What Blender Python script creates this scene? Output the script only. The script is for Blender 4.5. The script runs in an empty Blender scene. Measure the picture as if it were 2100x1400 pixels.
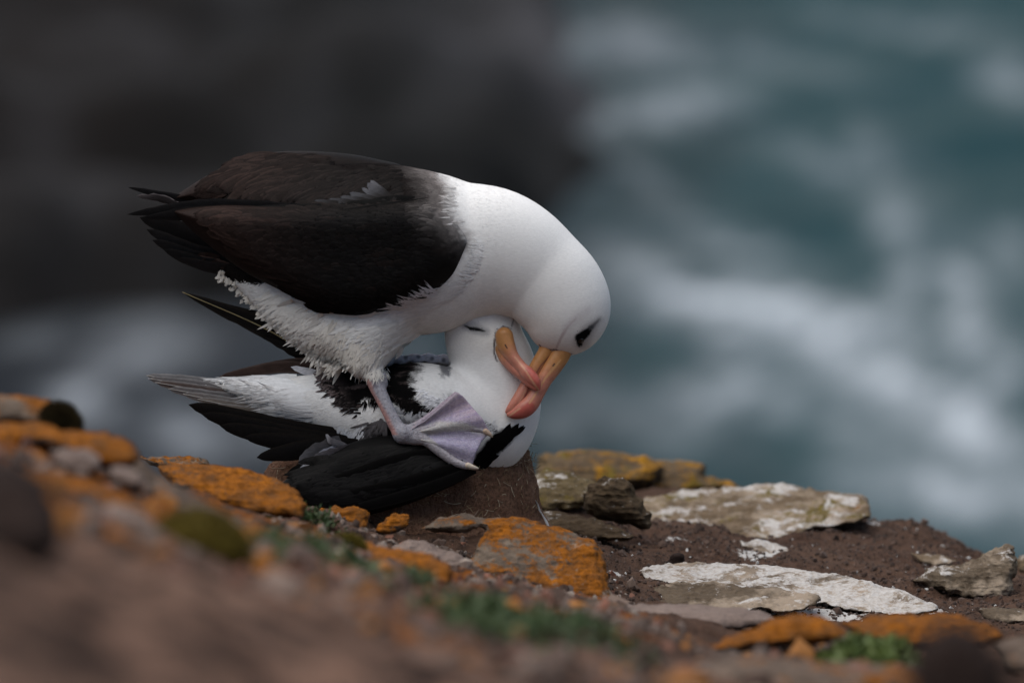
import bpy, math, random
import numpy as np
from mathutils import Vector

random.seed(7)
RNG = np.random.default_rng(7)
sc = bpy.context.scene

# ------------------------------------------------------------------ camera
PITCH = math.radians(18.0)
D = 10.0                       # metres from the lens to the birds
FRAME_W = 1.70                 # metres across the picture at the birds
S = FRAME_W / 2100.0           # metres per photograph pixel at the birds
ST, CT = math.sin(PITCH), math.cos(PITCH)
RIGHT = np.array([1.0, 0.0, 0.0]); FWD = np.array([0.0, CT, -ST]); UP = np.array([0.0, ST, CT])
CAM = np.array([0.0, 0.0, 0.45]) - FWD * D
TANP = math.tan(PITCH)
cam_data = bpy.data.cameras.new('camera')
cam = bpy.data.objects.new('camera', cam_data)
sc.collection.objects.link(cam)
cam.location = CAM
cam.rotation_euler = (math.radians(90) - PITCH, 0, 0)
cam_data.sensor_width = 36.0
cam_data.lens = 36.0 * D / FRAME_W
cam_data.clip_start = 0.1
cam_data.clip_end = 12000
cam_data.dof.use_dof = True
cam_data.dof.focus_distance = D - 0.04
cam_data.dof.aperture_fstop = 2.8
sc.camera = cam

# ------------------------------------------------------------------ light
SUN_EL, SUN_AZ = math.radians(62), math.radians(200)
world = bpy.data.worlds.new('World'); sc.world = world
world.use_nodes = True
wn = world.node_tree.nodes; wl = world.node_tree.links
bg = wn['Background']
sky = wn.new('ShaderNodeTexSky'); sky.sky_type = 'NISHITA'; sky.sun_disc = False
sky.sun_elevation = SUN_EL; sky.sun_rotation = math.radians(-20)
sky.air_density = 1.3; sky.dust_density = 3.0
wl.new(sky.outputs[0], bg.inputs[0]); bg.inputs[1].default_value = 0.055
sun_d = bpy.data.lights.new('sun', 'SUN'); sun_d.energy = 1.35; sun_d.angle = math.radians(65)
sun_d.color = (1.0, 0.95, 0.88)
sun = bpy.data.objects.new('sun', sun_d); sc.collection.objects.link(sun)
sun.rotation_euler = (math.radians(16), math.radians(-16), 0)
sc.view_settings.view_transform = 'Standard'; sc.view_settings.look = 'None'
sc.view_settings.exposure = 1.22; sc.view_settings.gamma = 1.0
sc.view_settings.use_curve_mapping = False
sc.cycles.use_denoising = True
sc.cycles.max_bounces = 6

# ------------------------------------------------------------------ helpers
def W(P, ref=900.0):
    """P: (px, depth, up) in photograph pixels, up = -py; depth away from the lens.
    Heights are stood upright in the world about the row REF."""
    P = np.asarray(P, float).reshape(-1, 3)
    py = -P[:, 2]
    d = P[:, 1] + ((py - ref) * TANP if ref is not None else 0.0)
    zc = D + d * S
    x = (P[:, 0] - 1050) * S * zc / D
    y = (700 - py) * S * zc / D
    return CAM + x[:, None] * RIGHT + y[:, None] * UP + zc[:, None] * FWD

def WZ(px, py, z):
    return W([[px, (z - D) / S, -py]], None)[0]

_p = np.random.default_rng(3).permutation(256); PERM = np.concatenate([_p, _p, _p])
_g = np.random.default_rng(4).normal(size=(256, 3)); GRAD = _g / np.linalg.norm(_g, axis=1)[:, None]
def perlin(P):
    P = np.asarray(P, float)
    i = np.floor(P).astype(int); f = P - i; i &= 255
    u = f * f * f * (f * (f * 6 - 15) + 10)
    out = 0
    for dx in (0, 1):
        for dy in (0, 1):
            for dz in (0, 1):
                h = PERM[PERM[PERM[(i[..., 0] + dx) & 255] + ((i[..., 1] + dy) & 255)] + ((i[..., 2] + dz) & 255)]
                g = GRAD[h & 255]
                v = g[..., 0] * (f[..., 0] - dx) + g[..., 1] * (f[..., 1] - dy) + g[..., 2] * (f[..., 2] - dz)
                w = (u[..., 0] if dx else 1 - u[..., 0]) * (u[..., 1] if dy else 1 - u[..., 1]) * (u[..., 2] if dz else 1 - u[..., 2])
                out = out + v * w
    return out * 1.6
def fbm(P, octaves=4, gain=0.5):
    P = np.asarray(P, float); a = 1.0; s = 0; out = 0
    for _ in range(octaves):
        out = out + a * perlin(P); s += a; a *= gain; P = P * 2.03 + 17.3
    return out / s
def sstep(x, a, b):
    t = np.clip((x - a) / (b - a), 0, 1); return t * t * (3 - 2 * t)
def mix(a, b, t):
    t = np.asarray(t)[..., None]; return np.asarray(a) * (1 - t) + np.asarray(b) * t

def catmull(pts, n=5):
    pts = np.asarray(pts, float)
    if len(pts) < 3:
        return pts
    q = np.vstack([2 * pts[0] - pts[1], pts, 2 * pts[-1] - pts[-2]]); out = []
    for i in range(1, len(q) - 2):
        for t in np.linspace(0, 1, n, endpoint=False):
            a, b, c, d_ = q[i - 1], q[i], q[i + 1], q[i + 2]
            out.append(0.5 * (2 * b + (c - a) * t + (2 * a - 5 * b + 4 * c - d_) * t * t + (3 * b - a - 3 * c + d_) * t ** 3))
    out.append(pts[-1]); return np.array(out)

class Field:
    """signed distance grid in (px, depth, up); shapes join with a smooth minimum."""
    def __init__(s, lo, hi, h):
        s.h = h; s.o = np.array(lo, float)
        n = np.ceil((np.array(hi, float) - s.o) / h).astype(int) + 1
        s.x, s.y, s.z = (s.o[i] + h * np.arange(n[i]) for i in range(3))
        s.F = np.full(tuple(n), 60.0, np.float32)
    def _merge(s, sl, V, blend, sub=False):
        A = s.F[sl]
        if sub:
            s.F[sl] = np.maximum(A, -V)
        elif blend <= 0:
            s.F[sl] = np.minimum(A, V)
        else:
            t = np.clip(0.5 + 0.5 * (A - V) / blend, 0, 1)
            s.F[sl] = A * (1 - t) + V * t - blend * t * (1 - t)
    def chain(s, pts, blend=10, k=1.0, n=5):
        """pts rows (px, py, depth, r[, k])"""
        pts = [list(p) + [k] * (5 - len(p)) for p in pts]
        q = catmull(pts, n); q[:, 3] = np.maximum(q[:, 3], 1.0)
        P = np.stack([q[:, 0], q[:, 2], -q[:, 1]], 1); R = q[:, 3]; K = q[:, 4]
        m = R.max() * max(1, K.max()) + blend + 14
        lo, hi = P.min(0) - m, P.max(0) + m
        sl0 = tuple(slice(max(0, int((lo[i] - s.o[i]) / s.h)), min(s.F.shape[i], int((hi[i] - s.o[i]) / s.h) + 2)) for i in range(3))
        V = np.full(s.F[sl0].shape, 60.0, np.float32)
        ax = [s.x[sl0[0]], s.y[sl0[1]], s.z[sl0[2]]]
        for i in range(len(P) - 1):
            m = max(R[i] , R[i + 1]) * max(1, K[i], K[i + 1]) + blend + 12
            lo = np.minimum(P[i], P[i + 1]) - m; hi = np.maximum(P[i], P[i + 1]) + m
            ss = tuple(slice(int(np.searchsorted(ax[j], lo[j])), int(np.searchsorted(ax[j], hi[j]))) for j in range(3))
            X = ax[0][ss[0]][:, None, None]; Y = ax[1][ss[1]][None, :, None]; Z = ax[2][ss[2]][None, None, :]
            a = P[i]; b = P[i + 1]; ab = b - a; L = max(1e-6, float(ab @ ab))
            t = np.clip(((X - a[0]) * ab[0] + (Y - a[1]) * ab[1] + (Z - a[2]) * ab[2]) / L, 0, 1)
            kk = K[i] * (1 - t) + K[i + 1] * t
            dd = np.sqrt((X - a[0] - t * ab[0]) ** 2 + ((Y - a[1] - t * ab[1]) / kk) ** 2 + (Z - a[2] - t * ab[2]) ** 2)
            V[ss] = np.minimum(V[ss], (dd - (R[i] * (1 - t) + R[i + 1] * t)).astype(np.float32))
        s._merge(sl0, V, blend)
    def pillow(s, poly, w, T, yc, blend=0, smooth=True):
        """poly rows (px, py); w: rounding; T: half depth; yc(px, py) -> depth of its middle"""
        q = np.asarray(poly, float)
        if smooth:
            q = catmull(np.vstack([q, q[:1]]), 4)[:-1]
        X, Zu = np.meshgrid(s.x, s.z, indexing='ij'); PY = -Zu
        dist = np.full(X.shape, 1e9); inside = np.zeros(X.shape, bool)
        for i in range(len(q)):
            a = q[i]; b = q[(i + 1) % len(q)]; ab = b - a
            t = np.clip(((X - a[0]) * ab[0] + (PY - a[1]) * ab[1]) / max(1e-9, ab @ ab), 0, 1)
            dist = np.minimum(dist, np.hypot(X - a[0] - t * ab[0], PY - a[1] - t * ab[1]))
            cr = ((a[1] > PY) != (b[1] > PY)) & (X < (b[0] - a[0]) * (PY - a[1]) / (b[1] - a[1] + 1e-12) + a[0])
            inside ^= cr
        sd = np.where(inside, -dist, dist)
        e = np.maximum(sd + w, 0)[:, None, :]
        yy = (s.y[None, :, None] - np.broadcast_to(yc(X, PY), X.shape)[:, None, :]) / T * w
        V = (np.sqrt(e ** 2 + yy ** 2) - w).astype(np.float32)
        s._merge((slice(None),) * 3, V, blend)
    def mesh(s):
        F = s.F; ins = F < 0; n = F.shape; c = tuple(k - 1 for k in n)
        cnt = np.zeros(c, np.uint8)
        for dx in (0, 1):
            for dy in (0, 1):
                for dz in (0, 1):
                    cnt += ins[dx:n[0] - 1 + dx, dy:n[1] - 1 + dy, dz:n[2] - 1 + dz]
        act = np.argwhere((cnt > 0) & (cnt < 8)); idx = np.full(c, -1, np.int64); idx[tuple(act.T)] = np.arange(len(act))
        acc = np.zeros((len(act), 3)); num = np.zeros(len(act))
        for ax in range(3):
            o1, o2 = [a for a in range(3) if a != ax]
            for i in (0, 1):
                for j in (0, 1):
                    off = np.zeros(3, int); off[o1] = i; off[o2] = j
                    A = act + off; B = A.copy(); B[:, ax] += 1
                    fa = F[tuple(A.T)]; fb = F[tuple(B.T)]; m = (fa < 0) != (fb < 0)
                    t = fa[m] / (fa[m] - fb[m]); p = A[m].astype(float); p[:, ax] += t
                    acc[m] += p; num[m] += 1
        V = s.o + s.h * acc / num[:, None]
        faces = []
        for ax in range(3):
            o1, o2 = (ax + 1) % 3, (ax + 2) % 3
            lo = [slice(None)] * 3; hi = [slice(None)] * 3
            lo[ax] = slice(0, n[ax] - 1); hi[ax] = slice(1, n[ax])
            for o in (o1, o2):
                lo[o] = slice(1, n[o] - 1); hi[o] = slice(1, n[o] - 1)
            sa = ins[tuple(lo)]; sb = ins[tuple(hi)]
            E = np.argwhere(sa != sb); base = E.copy(); base[:, o1] += 1; base[:, o2] += 1
            sgn = sa[tuple(E.T)]
            def cell(a, b):
                q = base.copy(); q[:, o1] -= a; q[:, o2] -= b; return idx[tuple(q.T)]
            q = np.stack([cell(1, 1), cell(0, 1), cell(0, 0), cell(1, 0)], 1)
            q[~sgn] = q[~sgn][:, ::-1]   # wind outwards
            faces.append(q)
        return V, np.vstack(faces)

def vnormals(V, Fq):
    N = np.zeros_like(V)
    fn = np.cross(V[Fq[:, 2]] - V[Fq[:, 0]], V[Fq[:, -1]] - V[Fq[:, 1]])
    for i in range(Fq.shape[1]):
        np.add.at(N, Fq[:, i], fn)
    return N / (np.linalg.norm(N, axis=1)[:, None] + 1e-12)
def relax(V, Fq, it=2, lam=0.5):
    for _ in range(it):
        A = np.zeros_like(V); c = np.zeros(len(V))
        for i in range(4):
            j = (i + 1) % 4
            np.add.at(A, Fq[:, i], V[Fq[:, j]]); np.add.at(c, Fq[:, i], 1)
            np.add.at(A, Fq[:, j], V[Fq[:, i]]); np.add.at(c, Fq[:, j], 1)
        V = V + lam * (A / np.maximum(c, 1)[:, None] - V)
    return V

def raw_mesh(name, V, F, smooth=True):
    me = bpy.data.meshes.new(name)
    F = np.asarray(F); V = np.asarray(V, np.float32)
    me.vertices.add(len(V)); me.vertices.foreach_set('co', V.ravel())
    me.loops.add(F.size); me.loops.foreach_set('vertex_index', F.ravel().astype(np.int32))
    me.polygons.add(len(F)); me.polygons.foreach_set('loop_start', (np.arange(len(F)) * F.shape[1]).astype(np.int32))
    me.polygons.foreach_set('use_smooth', np.full(len(F), smooth))
    me.update(calc_edges=True); me.validate()
    return me
def set_col(me, col, name='Col'):
    a = me.color_attributes.new(name, 'FLOAT_COLOR', 'POINT')
    c = np.ones((len(me.vertices), 4), np.float32); c[:, :3] = col
    a.data.foreach_set('color', c.ravel())
def set_f(me, name, v):
    a = me.attributes.new(name, 'FLOAT', 'POINT'); a.data.foreach_set('value', np.asarray(v, np.float32))

def tag(o, label=None, cat=None, group=None, kind=None):
    for k, v in (('label', label), ('category', cat), ('group', group), ('kind', kind)):
        if v: o[k] = v
    return o
def link(name, V, F, mat, parent=None, col=None, smooth=True, normals=None, loc=None, extra=None):
    """V in world metres"""
    if loc is None:
        loc = np.array(parent.location) if parent else np.array([V[:, 0].mean(), V[:, 1].mean(), V[:, 2].min()])
    me = raw_mesh(name, V - loc, F, smooth)
    if col is not None: set_col(me, col)
    for k, v in (extra or {}).items(): set_f(me, k, v)
    if normals is not None: me.normals_split_custom_set_from_vertices(np.asarray(normals, np.float32))
    me.materials.append(mat)
    o = bpy.data.objects.new(name, me); sc.collection.objects.link(o)
    if parent:
        o.parent = parent
    else:
        o.location = loc
    return o
def subpart(o, parent):
    """hang a mesh whose vertices are relative to the thing's base under one of the thing's parts"""
    o.parent = parent; return o
def empty(name, loc):
    o = bpy.data.objects.new(name, None); o.location = loc; o.empty_display_size = 0.1
    sc.collection.objects.link(o); return o

# ------------------------------------------------------------------ materials
class NT:
    def __init__(s, name):
        s.m = bpy.data.materials.new(name); s.m.use_nodes = True; s.t = s.m.node_tree
        s.b = s.t.nodes['Principled BSDF']
    def n(s, kind, **kw):
        x = s.t.nodes.new('ShaderNode' + kind)
        for k, v in kw.items():
            if k.startswith('i_'): x.inputs[k[2:].replace('_', ' ')].default_value = v
            else: setattr(x, k, v)
        return x
    def l(s, a, b): s.t.links.new(a, b)
    def noise(s, vec, scale, detail=4, rough=0.55, dist=0.0):
        x = s.n('TexNoise'); s.l(vec, x.inputs['Vector'])
        x.inputs['Scale'].default_value = scale; x.inputs['Detail'].default_value = detail
        x.inputs['Roughness'].default_value = rough; x.inputs['Distortion'].default_value = dist
        return x.outputs[0]
    def ramp(s, v, stops):
        x = s.n('ValToRGB'); s.l(v, x.inputs[0]); e = x.color_ramp.elements
        while len(e) < len(stops): e.new(0.5)
        for q, (p, c) in zip(e, stops):
            q.position = p; q.color = (c, c, c, 1) if isinstance(c, (int, float)) else (*c, 1)
        return x.outputs[0]
    def mix(s, f, a, b, blend='MIX'):
        x = s.n('Mix', data_type='RGBA', blend_type=blend)
        for inp, v in ((x.inputs[0], f), (x.inputs[6], a), (x.inputs[7], b)):
            if hasattr(v, 'links'): s.l(v, inp)
            elif isinstance(v, (int, float)): inp.default_value = v
            else: inp.default_value = (*v, 1)
        return x.outputs[2]
    def math(s, op, a, b=0.0, clamp=False):
        x = s.n('Math', operation=op, use_clamp=clamp)
        for inp, v in ((x.inputs[0], a), (x.inputs[1], b)):
            if hasattr(v, 'links'): s.l(v, inp)
            else: inp.default_value = v
        return x.outputs[0]
    def bump(s, h, strength=0.5, dist=0.01):
        x = s.n('Bump'); x.inputs['Strength'].default_value = strength; x.inputs['Distance'].default_value = dist
        s.l(h, x.inputs['Height']); s.l(x.outputs[0], s.b.inputs['Normal'])
    def attr(s, name):
        x = s.n('Attribute'); x.attribute_name = name; return x
    def coord(s): return s.n('TexCoord').outputs['Object']

def plumage_mat(name, rough=0.85, spec=0.15, streak=0.12, sheen=0.0):
    m = NT(name); c = m.coord(); a = m.attr('Col')
    mp = m.n('Mapping'); m.l(c, mp.inputs[0]); mp.inputs['Scale'].default_value = (40, 120, 160)
    n1 = m.noise(mp.outputs[0], 3.0, 3)
    f = m.ramp(n1, [(0.3, 1 - streak), (0.7, 1 + 0.0)])
    col = m.mix(1.0, a.outputs['Color'], f, 'MULTIPLY')
    m.l(col, m.b.inputs['Base Color'])
    m.b.inputs['Roughness'].default_value = rough; m.b.inputs['Specular IOR Level'].default_value = spec
    m.b.inputs['Sheen Weight'].default_value = sheen
    n2 = m.noise(mp.outputs[0], 8.0, 2); m.bump(n2, 0.25, 0.002)
    return m.m
MAT_PLUME = plumage_mat('white_plumage', 0.95, 0.02, 0.11, 0.0)
MAT_DARK = plumage_mat('dark_feather', 0.65, 0.09, 0.35, 0.0)

def skin_mat():
    m = NT('bird_skin'); c = m.coord(); a = m.attr('Col')
    n1 = m.noise(c, 200, 4, 0.6); f = m.ramp(n1, [(0.35, 0.80), (0.65, 1.06)])
    m.l(m.mix(1.0, a.outputs['Color'], f, 'MULTIPLY'), m.b.inputs['Base Color'])
    v = m.n('TexVoronoi'); m.l(c, v.inputs['Vector']); v.inputs['Scale'].default_value = 420
    m.bump(v.outputs['Distance'], 0.45, 0.0012)
    m.b.inputs['Roughness'].default_value = 0.75; m.b.inputs['Specular IOR Level'].default_value = 0.2; m.b.inputs['Subsurface Weight'].default_value = 0.08
    m.b.inputs['Subsurface Radius'].default_value = (0.01, 0.004, 0.003)
    return m.m
MAT_SKIN = skin_mat()
def bill_mat():
    m = NT('bill_horn'); c = m.coord(); a = m.attr('Col')
    n1 = m.noise(c, 90, 5, 0.65); f = m.ramp(n1, [(0.3, 0.82), (0.7, 1.1)])
    m.l(m.mix(1.0, a.outputs['Color'], f, 'MULTIPLY'), m.b.inputs['Base Color'])
    m.b.inputs['Roughness'].default_value = 0.42; m.b.inputs['Specular IOR Level'].default_value = 0.4
    m.b.inputs['Subsurface Weight'].default_value = 0.15; m.b.inputs['Subsurface Radius'].default_value = (0.01, 0.004, 0.002)
    mp = m.n('Mapping'); m.l(c, mp.inputs[0]); mp.inputs['Rotation'].default_value = (0, .5, 0); mp.inputs['Scale'].default_value = (500, 500, 60)
    m.bump(m.noise(mp.outputs[0], 1.0, 4, .7), 0.35, 0.0012)
    return m.m
MAT_BILL = bill_mat()
def plain(name, col, rough=0.5, spec=0.5):
    m = NT(name); c = m.coord(); f = m.ramp(m.noise(c, 60, 3), [(0.3, 0.8), (0.7, 1.1)])
    m.l(m.mix(1.0, col, f, 'MULTIPLY'), m.b.inputs['Base Color'])
    m.b.inputs['Roughness'].default_value = rough; m.b.inputs['Specular IOR Level'].default_value = spec
    return m.m
# ================================================================== SETTING
# ------------------------------------------------------------------ sea and shore
SEA_Z = -60.0
def sea_px(X, Y, Z):
    """photograph pixel that a far world point falls on (used only to lay out where foam drifts lie on the water)"""
    v = np.stack([X, Y, Z + 0 * X], -1) - CAM
    z = v @ FWD; z = np.where(z < 1, 1, z)
    return 1050 + (v @ RIGHT) / z * D / S, 700 - (v @ UP) / z * D / S
FOAM = [  # px, py, rx, ry, angle, strength
    (1560,640,240,40,8,.85),(1680,700,220,45,22,.6),(1820,780,200,50,38,.7),(1960,860,170,60,35,.75),(1980,650,50,110,-12,.7),
    (2060,790,40,110,15,.45),(1480,820,100,36,0,.5),(1330,560,120,40,20,.35),(1640,830,120,40,10,.35),(2010,1030,220,55,8,.6),
    (1880,980,140,40,15,.4),(1300,100,150,40,5,.30),(1400,225,140,30,-10,.34),(1270,250,110,24,-20,.26),(2085,165,80,36,25,.3),
    (1190,240,120,26,0,.25),(1700,340,130,30,15,.25),(1840,450,60,70,-20,.28),(1850,570,30,110,-12,.35),(1790,330,40,70,-15,.22),
    (1330,380,80,24,30,.2),(1520,500,160,24,14,.25),(2080,520,60,60,0,.25),(1250,830,90,36,10,.2),(1400,900,130,30,5,.18),
    (1150,860,50,40,0,.2),(1620,130,160,24,8,.16),(1900,60,200,20,5,.14),(1750,880,140,30,20,.35),(1500,720,120,30,30,.4),
    (330,690,110,46,5,.26),(165,830,60,40,20,.48),(400,890,80,36,10,.35),(90,700,90,26,0,.16),(520,900,50,30,0,.28),
    (420,600,140,24,0,.14),(860,720,60,18,0,.2),(250,740,90,30,0,.3)]
def rock_mask(px, py):
    """1 where the dark reef stands out of the water"""
    w = fbm(np.stack([px / 330, py / 200, px * 0], -1), 4)
    edge = np.interp(py, [-400, 0, 120, 250, 420, 520, 600, 680, 900], [1150, 1050, 1120, 1200, 1230, 900, 620, -80, -800])
    left = sstep(edge - 40 + w * 520 - px, -380, 220)
    fall = sstep(715 + w * 130 - py, -110, 90)
    return left * fall
def build_sea():
    ys = np.concatenate([np.linspace(-150, 90, 14), np.linspace(100, 300, 190), np.geomspace(305, 9000, 46)])
    xs = np.concatenate([-np.geomspace(6000, 62, 28), np.linspace(-60, 60, 240), np.geomspace(62, 6000, 28)])
    X, Y = np.meshgrid(xs, ys, indexing='ij')
    px, py = sea_px(X, Y, SEA_Z)
    foam = np.zeros(X.shape)
    P = np.stack([px / 150, py / 62, px * 0 + 3], -1)
    wx = fbm(P, 3) * 60; wy = fbm(P + 31, 3) * 36
    for fx, fy, rx, ry, an, a in FOAM:
        t = math.radians(an); u = (px + wx - fx) * math.cos(t) + (py + wy - fy) * math.sin(t); v = -(px + wx - fx) * math.sin(t) + (py + wy - fy) * math.cos(t)
        foam = np.maximum(foam, a * np.exp(-(u / rx) ** 2 - (v / ry) ** 2)) + 0.12 * a * np.exp(-(u / rx / 1.5) ** 2 - (v / ry / 1.7) ** 2)
    streak = fbm(np.stack([px / 60, py / 24, px * 0 + 9], -1), 4) * 1.3
    foam = np.clip(foam * (0.8 + 1.1 * streak) + 0.05 * np.clip(streak + fbm(np.stack([px / 260, py / 90, px * 0], -1), 3), 0, 1), 0, 1)
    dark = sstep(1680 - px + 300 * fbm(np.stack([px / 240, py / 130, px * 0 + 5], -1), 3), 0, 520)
    Z = SEA_Z + 0.5 * fbm(np.stack([X / 9, Y / 5, X * 0], -1), 4) + 0.3 * foam
    V = np.stack([X, Y, Z + 0 * X], -1).reshape(-1, 3); nx, ny = X.shape
    i, j = np.meshgrid(np.arange(nx - 1), np.arange(ny - 1), indexing='ij'); b = (i * ny + j).ravel()
    F = np.stack([b, b + ny, b + ny + 1, b + 1], 1)
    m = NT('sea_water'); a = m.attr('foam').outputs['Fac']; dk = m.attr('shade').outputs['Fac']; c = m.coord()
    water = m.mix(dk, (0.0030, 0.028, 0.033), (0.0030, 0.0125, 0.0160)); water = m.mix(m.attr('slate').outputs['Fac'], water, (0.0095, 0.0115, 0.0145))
    n = m.noise(c, 0.35, 5, 0.6); br = m.math('MULTIPLY', a, m.ramp(n, [(0.25, 0.55), (0.7, 1.25)]), True)
    m.l(m.mix(br, water, (0.45, 0.49, 0.53)), m.b.inputs['Base Color'])
    m.b.inputs['Roughness'].default_value = 0.35; m.b.inputs['IOR'].default_value = 1.33; m.b.inputs['Specular IOR Level'].default_value = 0.07
    m.bump(m.noise(c, 1.2, 5), 0.6, 0.3)
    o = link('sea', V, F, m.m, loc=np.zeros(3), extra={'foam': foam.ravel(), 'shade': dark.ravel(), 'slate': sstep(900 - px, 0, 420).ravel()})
    tag(o, kind='structure', label='blue green sea streaked with white foam far below the cliff')
build_sea()
def build_shore():
    ys = np.linspace(150, 420, 210); xs = np.linspace(-150, 60, 220)
    X, Y = np.meshgrid(xs, ys, indexing='ij'); px, py = sea_px(X, Y, SEA_Z)
    k = rock_mask(px, py)
    n = fbm(np.stack([X / 14, Y / 9, X * 0], -1), 5); H = (k - 0.5) * 4 + n * 4.2 * (0.3 + k)
    Z = SEA_Z + np.maximum(H, -1.5)
    V = np.stack([X, Y, Z + 0 * X], -1).reshape(-1, 3); nx, ny = X.shape
    i, j = np.meshgrid(np.arange(nx - 1), np.arange(ny - 1), indexing='ij'); b = (i * ny + j).ravel()
    F = np.stack([b, b + ny, b + ny + 1, b + 1], 1)
    keep = (Z.ravel()[F].max(1) > SEA_Z - 1.4); F = F[keep]
    used = np.unique(F); re = np.full(len(V), -1); re[used] = np.arange(len(used)); V = V[used]; F = re[F]
    pale = 0.0
    for fx, fy, rx, ry, a in ((960,185,220,80,1.0),(1180,120,180,60,.9),(1250,225,160,50,.9),(560,430,0.1,.1,0),(200,240,120,70,.2),(120,600,160,70,.15),(330,520,200,50,.15),(1060,30,200,50,.25)):
        pale = pale + a * np.exp(-((px - fx) / rx) ** 2 - ((py - fy) / ry) ** 2)
    pale = np.clip(pale * (1 + 0.9 * n) + .55 * np.clip(fbm(np.stack([px / 210, py / 95, px * 0 + 2], -1), 3), 0, 1), 0, 1).ravel()[used]
    warm = sstep(900 - px + 300 * n, 0, 900).ravel()[used]
    m = NT('reef_rock'); c = m.coord(); nn = m.noise(c, 0.12, 6, 0.6)
    col = m.mix(m.attr('warm').outputs['Fac'], (0.0048, 0.0056, 0.0058), (0.0076, 0.0062, 0.0056))
    col = m.mix(m.ramp(nn, [(0.35, 0.0), (0.7, 0.55)]), col, (0.016, 0.0148, 0.0145))
    m.l(m.mix(m.attr('pale').outputs['Fac'], col, (0.050, 0.050, 0.054)), m.b.inputs['Base Color'])
    m.b.inputs['Roughness'].default_value = 0.9; m.b.inputs['Specular IOR Level'].default_value = 0.08
    m.bump(nn, 0.8, 1.0)
    o = link('reef', V, F, m.m, loc=np.zeros(3), extra={'pale': pale, 'warm': warm})
    tag(o, kind='structure', label='dark wave washed rock shore at the foot of the cliff')
build_shore()

# ------------------------------------------------------------------ cliff top ground
GZ = [3.4, 5.0, 5.9, 7.1, 8.0, 9.0, 9.6, 10.0, 10.5, 11.0, 11.6, 12.3, 13.5, 16.0, 24.0, 40.0]
GX = [-1400, -600, 0, 300, 640, 900, 1150, 1300, 1500, 1700, 1900, 2000, 2100, 2800, 3600]
GP = [
    [1700,1500,1480,1650,1900,2000,2050,2080,2100,2150,2150,2150,2150,2150,2200],
    [1350,1150,1180,1340,1520,1600,1660,1690,1700,1720,1740,1750,1750,1750,1800],
    [1100, 990,1075,1185,1280,1390,1440,1475,1500,1530,1550,1555,1560,1570,1650],
    [ 980, 890, 975,1105,1195,1290,1345,1385,1430,1455,1465,1465,1465,1465,1550],
    [ 940, 860, 915,1020,1145,1225,1278,1315,1368,1392,1400,1400,1400,1405,1500],
    [ 900, 860, 915,1000,1100,1190,1235,1270,1310,1325,1335,1340,1345,1360,1450],
    [1050, 980,1010,1015,1070,1150,1225,1245,1280,1290,1295,1298,1300,1320,1400],
    [1200,1100,1080,1050,1065,1095,1120,1188,1230,1246,1254,1258,1260,1270,1350],
    [1500,1300,1240,1150,1080,1065,1060,1103,1127,1140,1160,1172,1180,1200,1300],
    [1800,1600,1500,1320,1180,1060,1020,1040,1075,1062,1082,1130,1170,1300,1400],
    [2400,2200,2000,1700,1400,1180,1000, 990,1010,1090,1180,1240,1300,1500,1600],
    [3500,3200,3000,2600,2000,1500,1250,1200,1250,1350,1500,1600,1700,2000,2200],
    [4000,4000,3800,3500,3000,2600,2300,2200,2250,2350,2500,2600,2700,3000,3200],
    [5200,5200,5200,5100,5000,4900,4800,4800,4800,4800,4900,4900,4900,5000,5200],
    [5600,5600,5600,5600,5600,5600,5600,5600,5600,5600,5600,5600,5600,5600,5600],
    [5000]*15]
GP = np.array(GP, float)
def ground_py(px, z):
    px = np.asarray(px, float); z = np.asarray(z, float)
    xs = np.interp(px, GX, np.arange(len(GX))); i = np.clip(xs.astype(int), 0, len(GX) - 2); f = xs - i; f = f * f * (3 - 2 * f) * .5 + f * .5
    zs = np.interp(z, GZ, np.arange(len(GZ))); j = np.clip(zs.astype(int), 0, len(GZ) - 2); g = zs - j; g = g * g * (3 - 2 * g) * .6 + g * .4
    # interpolate the real height below the lens axis, not the pixel row
    def h(jj, ii): return (GP[jj, ii] - 700) * np.array(GZ)[jj]
    a = h(j, i) * (1 - f) + h(j, i + 1) * f; b = h(j + 1, i) * (1 - f) + h(j + 1, i + 1) * f
    return 700 + (a * (1 - g) + b * g) / z
def ground_V(px, z):
    """ground point with its relief, world metres"""
    py = ground_py(px, z)
    P = W(np.stack([px.ravel(), (z.ravel() - D) / S, -py.ravel()], 1), None)
    near = sstep(z.ravel(), 3, 9); far = 1 + sstep(z.ravel(), 11.5, 14) * 30
    r = (0.030 + 0.025 * (1 - near)) * fbm(P * 5, 3) * far + 0.018 * fbm(P * 17, 5) + 0.006 * near * np.abs(fbm(P * 70, 3))
    P[:, 2] += r
    return P, py
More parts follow.
